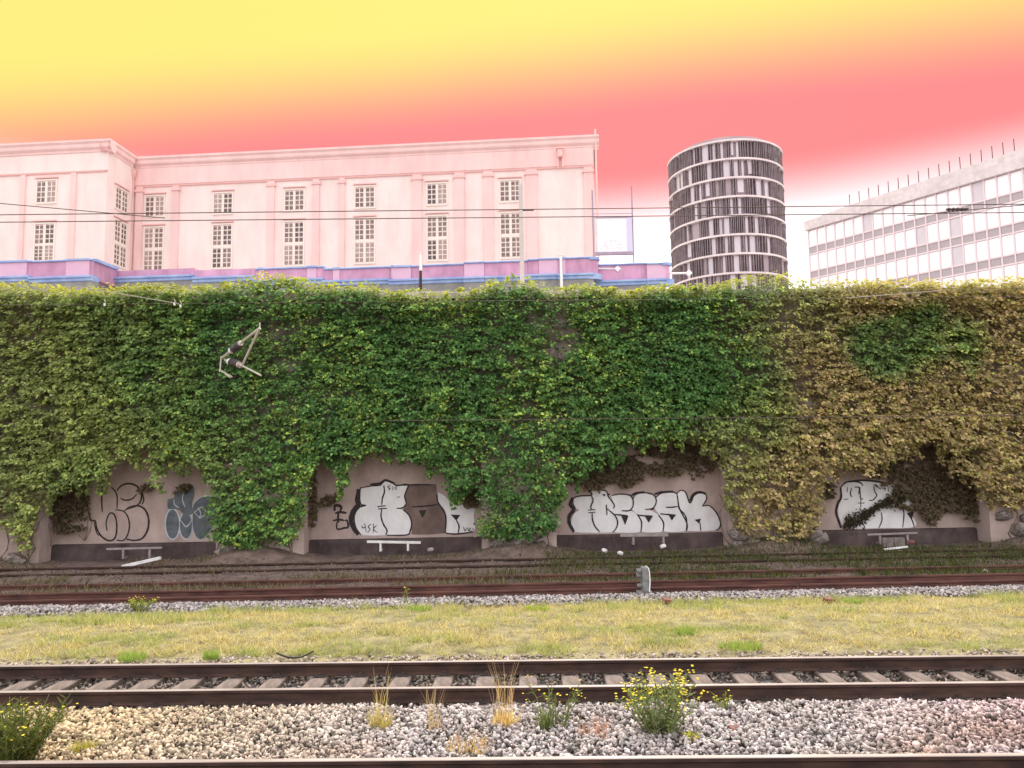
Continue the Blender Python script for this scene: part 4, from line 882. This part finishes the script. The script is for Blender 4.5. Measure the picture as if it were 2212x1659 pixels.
for bl in ([zu], [zl1, zl2]): window(wxr + .002, 1.0, bl, bld, -1.2, side=True)
px_, = (bx(279, 480)[0],)
m = MB(); m.tube([(bxl + .12, -.16, 8.0), (bxl + .12, -.16, ztop - .9)], .07, 10); o = m.build('drain_pipe', MT['pipe'], bld, smooth=False)
m = MB(); m.tube([(bxl + .12, -.16, ztop - 1.25), (bxl + .12, -.16, ztop - 1.0), (bxl + .12, -.16, ztop - .75)], [.08, .17, .19], 10); m.build('rain_hopper', MT['pipe'], bld)
x, z = bx(1210, 335); m = MB(); m.box(x - .14, x + .14, -.35, -.02, z - .2, z + .22); m.box(x - .2, x + .2, -.4, -.01, z + .22, z + .3); m.build('wall_bracket', MT['salmon_line'], bld, bevel=.03)
m = MB()
for s in (-1, 1): m.box(x + s * .13 - .045, x + s * .13 + .045, -.2, -.01, z - .75, z - .2)
m.build('bracket_legs', MT['salmon_line'], bld)
# wider tall pole at the building's end
p = at_y(1283, 300, 38.4)
m = MB(); m.tube([(bxr + .12, -.1, 8.0), (bxr + .12, -.1, ztop + .35)], .05, 8); m.build('lightning_rod', MT['salmon_line'], bld)

# ------------------------------------------------------------------ hoarding between parapet and tower
bb = tag(empty('hoarding', (0, 30, 0), 0), 'pale framed hoarding on two thin posts beside the long building', 'hoarding')
A = at_y(1279, 411, 30); B = at_y(1364, 402, 30); C = at_y(1284, 471, 30); D = at_y(1362, 469, 30); E = at_y(1286, 552, 30); Fp = at_y(1366, 550, 30)
for nm, P_, bt in (('post', A, 8.1), ('post', B, 8.1)): m = MB(); m.box(P_[0] - .026, P_[0] + .026, -.026, .026, bt, P_[2]); m.build(nm, MT['sign_frame'], bb)
x0, x1, z0, z1 = A[0] + .05, B[0] - .05, E[2], C[2]
m = MB(); m.box(x0 + .1, x1 - .1, -.06, .03, z0 + .12, z1 - .03); m.build('panel', MT['sign'], bb)
m = MB(); m.box(x0, x1 + .02, -.1, .04, z0 - .0, z0 + .117); m.build('bottom_rail', MT['sign_frame'], bb)
m = MB(); m.box(x0, x1, -.08, .04, z1 - .029, z1 + .01); m.build('top_rail', MT['sign_frame'], bb)
m = MB(); m.box(x0, x0 + .097, -.08, .04, z0 + .118, z1 - .031); m.build('side_rail', MT['mast'], bb)
m = MB(); m.box(x1 - .2, x1, -.082, .04, z0 + .118, z1 - .031); m.build('side_rail', mat('lavender_side', (.66, .62, .8), None), bb)
zt_ = at_y(1300, 462, 30)[2]; m = MB(); m.box(A[0] + .036, B[0] - .036, -.012, .012, zt_ - .012, zt_ + .012); m.build('cross_wire', MT['sign_frame'], bb)
fc = bpy.data.curves.new('sign_lettering', 'FONT'); fc.body = 'AT6'; fc.size = .5; fc.extrude = .01; fc.align_x = 'CENTER'
fo = bpy.data.objects.new('lettering_source', fc); COL.objects.link(fo); bpy.context.view_layer.update()
lme = bpy.data.meshes.new_from_object(fo.evaluated_get(bpy.context.evaluated_depsgraph_get())); bpy.data.objects.remove(fo)
lme.materials.clear(); lme.materials.append(MT['sign_letter']); share('lettering', lme, bb, ((x0 + x1) / 2 - .08, -.075, z0 + .28), (math.pi / 2, 0, 0))

# ------------------------------------------------------------------ round tower
TY = 145.0; tc_ = at_y(1579, 700, TY); TR = 10.75
tw = tag(empty('round_tower', (tc_[0], TY, 0)), 'dark round office tower wrapped in vertical fins and pale floor rings', 'tower')
TTOP = at_y(1575, 301, TY - TR)[2]; FH = (TTOP - at_y(1575, 547, TY - TR)[2]) / 6; NF = 17
def ring(name, r0, r1, z0, z1, m_, n=72):
    mb = MB(); vs = []; fs = []
    for k in range(n):
        a = 2 * math.pi * k / n; c_, s_ = math.cos(a), math.sin(a)
        vs += [(r0 * c_, r0 * s_, z0), (r1 * c_, r1 * s_, z0), (r1 * c_, r1 * s_, z1), (r0 * c_, r0 * s_, z1)]
    for k in range(n):
        a = 4 * k; b = 4 * ((k + 1) % n)
        for q in range(4): fs.append((a + q, a + (q + 1) % 4, b + (q + 1) % 4, b + q))
    mb.add(vs, fs); return mb.build(name, m_, tw)
m = MB(); m.tube([(0, 0, 8.0), (0, 0, TTOP - .1)], TR - .75, 72); m.build('core', MT['tower_core'], tw, smooth=False)
ring('roof_rim', TR - 2.2, TR - 1.9, TTOP + .1, TTOP + 1.4, MT['tower_panel'])
for k in range(NF + 1):
    z = TTOP - k * FH
    if z < 8.4: break
    ring('floor_ring', TR - .76, TR + .08, z - .2, z + .14, MT['tower_ring'])
front = math.atan2(-TY, -tc_[0])
wm = MB(); wm.add([(-.5, -.06, 0), (.5, -.06, 0), (.5, -.06, 1), (-.5, -.06, 1), (-.5, .06, 0), (.5, .06, 0), (.5, .06, 1), (-.5, .06, 1)], [(0, 1, 2, 3), (4, 7, 6, 5), (0, 3, 7, 4), (1, 5, 6, 2), (3, 2, 6, 7), (0, 4, 5, 1)])
WME = wm.mesh('window_panel', MT['tower_window']); WMG = wm.mesh('grey_panel', MT['tower_panel'])
rt = random.Random(11)
for k in range(NF):
    z1 = TTOP - k * FH - .16; z0 = TTOP - (k + 1) * FH + .12
    if z0 < 8: break
    fins = MB(); a = 0.0; free = []
    while a < 2 * math.pi:
        free.append(a); a += rt.choice((.03, .036, .042, .05, .062))
    blocks = []
    if k < 10:
        da = -1.35
        while da < 1.4:
            wdt = rt.choice((.04, .05, .07, .09, .11)); kind = rt.random()
            pn = .42 if abs(da) > .35 else .8
            if rt.random() < pn:
                grey = kind > (.62 if da > -.2 and da < .15 else .84); hw = wdt * (1.35 if grey else 1.0)
                an = front + da; blocks.append((an, hw / 2 + .012)); hz = (z1 - z0)
                zz0 = z0 if (grey or kind < .7) else z0 + hz * .22
                share('grey_panel' if grey else 'window', WMG if grey else WME, tw, ((TR - .68) * math.cos(an), (TR - .68) * math.sin(an), zz0), (0, 0, an + math.pi / 2), (hw * (TR - .68), 1, z1 - zz0))
                da += hw
            da += rt.choice((.05, .07, .1, .14))
    for a in free:
        if any(abs((a - b + math.pi) % (2 * math.pi) - math.pi) < hw for b, hw in blocks): continue
        c_, s_ = math.cos(a), math.sin(a); t_ = .055
        r0, r1 = TR - .74, TR - .06
        vs = [((r * c_ - q * t_ * s_), (r * s_ + q * t_ * c_), z) for z in (z0, z1) for r in (r0, r1) for q in (-1, 1)]
        fins.add(vs, [(0, 1, 5, 4), (2, 6, 7, 3), (0, 4, 6, 2), (1, 3, 7, 5), (0, 2, 3, 1), (4, 5, 7, 6)])
    fins.build('fins', MT['tower_fin'], tw)['kind'] = 'stuff'

# ------------------------------------------------------------------ slab office block at the right
OY = 110.0; oc = at_y(1750, 600, OY)
OFF = Frame(OY, -.83 / .56, oc[0]); of = tag(empty('office_block', (oc[0], OY, 0), OFF.ang), 'long pale office block with gridded window bands receding behind the ivy', 'office')
cw = 1.42; nc = 34; fh = 3.62
zr = OFF.p1(1751, 496)[1]
m = MB(); m.box(0, nc * cw, .25, 16, 8.0, zr - .02); m.build('wall', MT['off_frame'], of)
m = MB(); L_ = nc * cw
m.add([(-.3, -.35, zr), (L_, -.35, zr), (L_, -.35, zr + 2.6), (6.5, -.35, zr + 1.75), (-.3, -.35, zr + 1.3), (-.3, 16, zr), (L_, 16, zr), (L_, 16, zr + 2.6), (6.5, 16, zr + 1.75), (-.3, 16, zr + 1.3)],
      [(0, 1, 2, 3, 4), (5, 9, 8, 7, 6), (0, 4, 9, 5), (1, 6, 7, 2), (4, 3, 8, 9), (3, 2, 7, 8), (0, 5, 6, 1)]); m.build('roof_fascia', MT['off_roof'], of)
gm_ = MB(); gm_.box(.09, cw - .09, .16, .3, 0, 1); GLM = gm_.mesh('glass_pane', MT['off_glass']); SPM = gm_.mesh('spandrel', MT['off_dark'])
mu = MB(); mu.box(-.08, .08, .0, .26, 0, 1); MUM = mu.mesh('mullion', MT['off_frame'])
ro = random.Random(5)
GLM2 = gm_.mesh('glass_pane', mat('office_grey_blind', (.6, .55, .6), (.7, .64, .69), .2, .5))
nrow = 5
for c in range(nc + 1): share('mullion', MUM, of, (c * cw, 0, zr - nrow * fh), (0, 0, 0), (1, 1, nrow * fh))
for r in range(nrow):
    zt = zr - r * fh; zb = zt - fh
    for c in range(nc):
        share('glass_pane', GLM2 if ro.random() < .09 else GLM, of, (c * cw, 0, zb + fh * .34), (0, 0, 0), (1, 1, fh * .62))
        share('spandrel', SPM, of, (c * cw, 0, zb + fh * .04), (0, 0, 0), (1, 1, fh * .25))
    m = MB(); m.box(.061, nc * cw - .061, .05, .25, zb - .1, zb + .1); m.box(.061, nc * cw - .061, .05, .25, zb + fh * .31 - .1, zb + fh * .31 + .1); m.build('floor_band', MT['off_frame'], of)
m = MB(); m.box(-.04, .04, -.04, .04, 0, 1); PM = m.mesh('roof_post', MT['wire'])
u = 1833.0
for k in range(19):
    uu = 1834 + k * 20.9 + .12 * k * k; x = OFF.p1(uu, 440)[0]; ztp = zr + (1.75 + .85 * (x - 6.5) / (L_ - 6.5) if x > 6.5 else 1.3 + .45 * (x + .3) / 6.8)
    share('roof_post', PM, of, (x, .2, ztp - .05), (0, 0, 0), (1, 1, 1.75))

# ------------------------------------------------------------------ overhead line
def wire(u0, v0, u1, v1, Y0, Y1, r, label, name='overhead_wire', m_='wire', sag=0.0, ext=0.0):
    a, b = Vector(at_y(u0, v0, Y0)), Vector(at_y(u1, v1, Y1)); d = b - a; a2 = a - d * ext; b2 = b + d * ext
    mb = MB(); pts = [a2.lerp(b2, t / 12) - Vector((0, 0, sag * 4 * (t / 12) * (1 - t / 12))) for t in range(13)]; mb.tube(pts, r, 6)
    return tag(mb.build(name, MT[m_], None, smooth=True), label, 'wire', 'overhead wires')
wire(0, 464, 2212, 441, 10.4, 10.4, .0065, 'upper of the two long dark wires crossing the buildings', ext=.6)
wire(0, 480, 2212, 459, 10.4, 10.4, .0065, 'lower of the two long dark wires crossing the buildings', ext=.6)
wire(-60, 434, 356, 471, 10.4, 10.4, .006, 'dark wire slanting down to the two long wires at left')
wire(0, 659, 2212, 640, 18.3, 18.3, .006, 'thin wire strung across the upper ivy', ext=.5)
wire(160, 618, 386, 656, 18.3, 18.3, .011, 'pale wire slanting down to the ivy wire at left', m_='wire_pale')
wire(1828, 644, 2030, 628, 18.3, 18.3, .011, 'pale wire slanting up from the ivy wire at right', m_='wire_pale')
wire(1290, 905, 2212, 897, 20.0, 20.0, .009, 'dark low wire across the ivy above the five white letters', ext=.5)
wire(1960, 466, 2230, 441, 10.4, 10.4, .006, 'short wire slanting from the clamp to the upper wire at right')
def insulator(u, v, L_, Y, label, r=.03):
    p = at_y(u, v, Y); t = tag(empty('insulator', p), label, 'insulator'); m = MB(); m.tube([(-L_ / 2, 0, 0), (L_ / 2, 0, 0)], r * .55, 8); m.build('rod', MT['insul'], t)
    for k in range(5):
        x = -L_ / 2 + L_ * (k + .5) / 5; m = MB(); m.tube([(x - .02, 0, 0), (x, 0, 0), (x + .02, 0, 0)], [r * .5, r, r * .5], 10); m.build('shed', MT['insul'], t)
insulator(1141, 453.5, .15, 10.4, 'small dark insulator on the upper wire beside the pale mast', .016)
insulator(2068, 452, .3, 10.4, 'dark clamp between the two wires before the office block', .03)
for i, (u, v) in enumerate(((226, 657), (377, 656), (390, 660))):
    p = at_y(u, v, 18.3); t = tag(empty('wire_clamp', p), ['small pale clamp on the ivy wire, left of the slanting wire\'s end', 'pale double clamp where the slanting wire meets the ivy wire', 'pale clamp just right of the double clamp on the ivy wire', 'tiny pale clamp under the slanting wire',
        'tiny pale clamp on the ivy wire near the bare coping', 'tiny pale clamp on the ivy wire, in line with the round tower'][i], 'clamp', 'clamps on the ivy wire')
    s = .03; m = MB(); m.box(-s * .6, s * .6, -.025, .025, -s * 1.6, .02); m.build('clamp_body', MT['white'], t, bevel=.01); m = MB(); m.tube([(0, 0, .0), (.02, 0, .05), (-.02, 0, .12)], .009, 6); m.build('hook', MT['galv'], t)

# wall mounted cantilever in front of the ivy
cl = tag(empty('wall_cantilever', (0, 24, 0), WALL.ang), 'pale tube cantilever with two brown insulators fixed to the ivy wall', 'cantilever')
def cp(u, v, d): x, z = WALL.p1(u, v, d); return Vector((x, d, z))
apex = cp(561, 709, -2.4); n1 = cp(478.5, 774, -1.0); n2 = cp(486, 778, -1.0); e2 = cp(523, 790, -1.7); e3 = cp(564, 811, -2.5); lo1 = cp(475, 800, -1.0); lo2 = cp(501, 814, -1.6); lo3 = cp(487, 808, -1.3); lo4 = cp(497, 816, -1.5)
i2a = cp(494, 781, -.8); i2b = cp(514, 790, -1.1)
m = MB(); m.tube([n1, apex], .04, 10); m.build('top_tube', MT['galv'], cl)
m = MB(); m.tube([apex, e2], .035, 10); m.build('strut', MT['galv'], cl)
m = MB(); m.tube([n2, e2], .035, 10); m.tube([e2, e3], .026, 10); m.build('bottom_tube', MT['galv'], cl)
def shed_body(a, b, r, name='insulator'):
    m = MB(); pts = []; rs = []
    for k in range(13): pts.append(a.lerp(b, k / 12)); rs.append(r if k % 2 else r * .62)
    m.tube(pts, rs, 14); o = m.build(name, MT['insul'], cl); c = MB(); c.tube([a.lerp(b, -.22), a.lerp(b, 0)], r * .8, 12); c.build('insulator_cap', MT['white'], o); c = MB(); c.tube([a.lerp(b, 1), a.lerp(b, 1.12)], r * .7, 12); c.build('insulator_cap', MT['galv'], o)
shed_body(n1.lerp(apex, .30), n1.lerp(apex, .50), .115); shed_body(n2.lerp(e2, .36), n2.lerp(e2, .80), .125)
m = MB(); m.tube([n1 + Vector((0, -.02, .05)), lo1 - Vector((0, 0, .05))], .025, 8); m.build('hinge_rod', MT['galv'], cl)
m = MB(); m.tube([lo1, lo2], .022, 8); m.tube([lo3, lo4], .018, 8); m.build('steady_arm', MT['galv'], cl)
m = MB(); m.tube([n1, (n1.x, .02, n1.z)], .03, 8); m.tube([lo1, (lo1.x, .02, lo1.z)], .03, 8); m.build('wall_anchor', MT['galv'], cl)
m = MB(); m.box(n1.x - .1, n1.x + .1, -.03, .02, lo1.z - .12, n1.z + .12); m.build('anchor_plate', MT['galv'], cl)
m = MB(); m.tube([apex + Vector((0, 0, -.03)), apex + Vector((0, 0, .16))], .022, 8); m.build('wire_clamp', MT['galv'], cl)

# ------------------------------------------------------------------ bars, planks and litter in front of the wall
def bar(u0, v0, u1, v1, th, m_, label, legs=(), depth=.2, dep=.08):
    xa, za = WALL.p1(u0, v0, depth); xb, zb = WALL.p1(u1, v1, depth); L_ = math.hypot(xb - xa, zb - za)
    o = Vector(WALL.o + WALL.e * xa + WALL.n * depth) + Vector((0, 0, za)); t = tag(empty('wall_bar', o, WALL.ang), label, 'bar', 'bars along the plinths')
    m = MB(); m.box(0, L_, -dep / 2, dep / 2, -th / 2, th / 2); q = m.build('bar', MT[m_], t, bevel=.008); q.rotation_euler = (0, -math.atan2(zb - za, xb - xa), 0)
    for f_ in legs:
        m = MB(); x = L_ * f_; m.box(x - .03, x + .03, -.03, .03, -.3, -th / 2); m.box(x - .03, x + .03, .0, .26, -.3, -.24); m.build('bracket', MT[m_], t)
    return t
bar(793, 1170, 909, 1172, .075, 'white_bar', 'white bar on two brackets under the white letter pair', (.25, .76), .15)
bar(231, 1186, 350, 1183, .06, 'grey_bar', 'dusty grey bar on brackets under the outlined bubble letters', (.3, .78), .15)
bar(1340, 1156, 1443, 1155, .10, 'grey_bar', 'thick grey bar on brackets under the five white letters', (.27, .9), .2)
bar(1873, 1155, 1981, 1151, .055, 'grey_bar', 'grey bar on brackets under the branch-covered letters', (.25, .8), .15)
def plank(u0, v0, u1, v1, Y, w, h, m_, label):
    a, b = Vector(at_y(u0, v0, Y)), Vector(at_y(u1, v1, Y)); L_ = (b - a).length; t = tag(empty('plank', a), label, 'plank', 'loose planks')
    m = MB(); m.box(0, L_, -w / 2, w / 2, -h / 2, h / 2); q = m.build('board', MT[m_], t, bevel=.006); q.rotation_euler = (0, -math.asin((b.z - a.z) / L_), 0)
    m = MB(); m.box(L_ * .62, L_ * .66, -.04, .04, -.35, -h / 2); m.build('prop', MT[m_], t)
plank(264, 1224, 347, 1205, 22.6, .1, .09, 'white_bar', 'white board leaning at an angle below the grey bar')
plank(1910, 1187, 1960, 1181, 23.1, .08, .05, 'white_bar', 'short white board on the weeds under the branch-covered letters')
LIT = [(1306, 1189, 'white_bar', 'small white litter lump before the plinth, left of the other'), (1340, 1195, 'white_bar', 'crumpled white paper scrap before the five white letters\' plinth'), (1432, 1180, 'white_bar', 'pale rag on the plinth below the thick grey bar'),
       (930, 1187, 'grey_bar', 'small grey lump below the white bar'), (1968, 1171, 'brick', 'reddish rag by the right plinth'), (1725, 1198, 'white_bar', 'white scrap at the foot of the yellow-brown ivy pillar'), (214, 1343, 'brick', 'tiny orange scrap on the far gravel'), (2125, 1235, 'white_bar', 'white scrap on the rusted track at right')]
for i, (u, v, mm, lab) in enumerate(LIT):
    Y = 23.0 if v < 1200 else (15.6 if v > 1300 else 19); p = on_ground(u, v, .03) if v > 1195 else at_y(u, v, 23.2)
    me = STONES[i % 6].copy(); me.materials.clear(); me.materials.append(MT[mm])
    o = share('litter', me, None, tuple(p), (random.uniform(-.4, .4), random.uniform(-.4, .4), random.random()), (.16, .12, .1)); tag(o, lab, 'litter', 'litter by the tracks')
# concrete blocks below the right hand bar
for i, (u, v) in enumerate(((1917, 1172), (1941, 1170))):
    x, z = WALL.p1(u, v, .1); m = MB(); m.box(-.17, .17, -.1, .1, 0, .34); o = m.build('concrete_block', MT['stone'], None, bevel=.02)
    o.location = Vector(WALL.o + WALL.e * x + WALL.n * .12) + Vector((0, 0, .02)); o.rotation_euler = (0, 0, WALL.ang); tag(o, ['left of two grey blocks set against the plinth at right', 'right of two grey blocks set against the plinth at right'][i], 'block', 'blocks at the plinth')

# dwarf signal beside the gravel
p = on_ground(1392, 1284, -.03); sg = tag(empty('dwarf_signal', p), 'little grey trackside lamp signal standing on the far gravel', 'signal')
m = MB(); m.extrude_x([(-.12, 0), (.14, 0), (.14, .08), (-.12, .08)], -.16, .16); m.build('footing', MT['grey_base'], sg, bevel=.01)
m = MB(); prof = [(-.055, .08), (.07, .08), (.09, .3), (.085, .5), (.065, .6), (-.055, .6)]
m.add([(x, y, z) for y in (-.16, .16) for x, z in prof], [tuple(range(6))[::-1], tuple(range(6, 12))] + [(k, (k + 1) % 6, 6 + (k + 1) % 6, 6 + k) for k in range(6)]); m.build('casing', MT['signal'], sg, bevel=.012)
m = MB(); pr2 = [(.072, .09), (.092, .3), (.087, .5), (.068, .6)]; pr3 = [(x + .022, z) for x, z in pr2][::-1]; pp = pr2 + pr3
m.add([(x, y, z) for y in (-.19, .19) for x, z in pp], [tuple(range(8))[::-1], tuple(range(8, 16))] + [(k, (k + 1) % 8, 8 + (k + 1) % 8, 8 + k) for k in range(8)]); m.build('back_plate', MT['white'], sg)
for z, y in ((.53, -.06), (.42, .0), (.2, -.04)):
    m = MB(); m.tube([(-.056, y, z), (-.17, y, z)], .048, 14); h = m.build('lamp_hood', MT['signal'], sg, bevel=.004); m = MB(); m.tube([(-.171, y, z), (-.176, y, z)], .038, 14); m.build('lens', MT['lens'], h)
m = MB(); m.tube([(.05, -.05, .03), (.2, -.12, .05), (.33, -.2, .0)], .02, 8); m.build('conduit', MT['cable'], sg)
# black cable loop on the near edge of the grass, broken bricks
a = on_ground(600, 1420, 0.02); m = MB(); pts = []
for k in range(13):
    t = k / 12; q = on_ground(598 + 78 * t, 1411 + 12 * math.sin(math.pi * t) - 4 * t, .03); pts.append(q - a)
m.tube(pts, .014, 6); o = m.build('cable', MT['cable'], None, smooth=True); o.location = a; tag(o, 'black cable sagging on the stones behind the middle track', 'cable')
def bstone(u, v, s, lab, z=.0):
    bm = bmesh.new(); bmesh.ops.create_cube(bm, size=1); bmesh.ops.bevel(bm, geom=list(bm.edges), offset=.08, segments=1, affect='EDGES')
    for q in bm.verts: q.co += Vector((random.uniform(-.08, .08), random.uniform(-.08, .08), random.uniform(-.08, .08)))
    me = bpy.data.meshes.new('brick'); bm.to_mesh(me); bm.free(); me.materials.append(MT['brick']); o = share('broken_brick', me, None, tuple(on_ground(u, v, z)), (.2, .1, random.random()), s); tag(o, lab, 'brick', 'broken bricks on the gravel')
bstone(1586, 1580, (.12, .1, .09), 'red brick piece on the near stones right of the flowering clump'); bstone(1612, 1594, (.13, .08, .06), 'darker brick piece next to the red one on the near stones', -.01)
bstone(1790, 1298, (.26, .14, .12), 'red brick chunk on the far gravel band'); bstone(1440, 1301, (.16, .16, .16), 'rusty lump beside the little lamp signal')
a = on_ground(2222, 1487, .02); m = MB(); m.box(-.22, .22, -.03, .03, 0, .03); o = m.build('wood_scrap', MT['brick'], None, bevel=.006); o.location = on_ground(2230, 1488, -.0); o.rotation_euler = (0, 0, -.15); tag(o, 'reddish wood strip lying beside the middle track at right', 'wood')
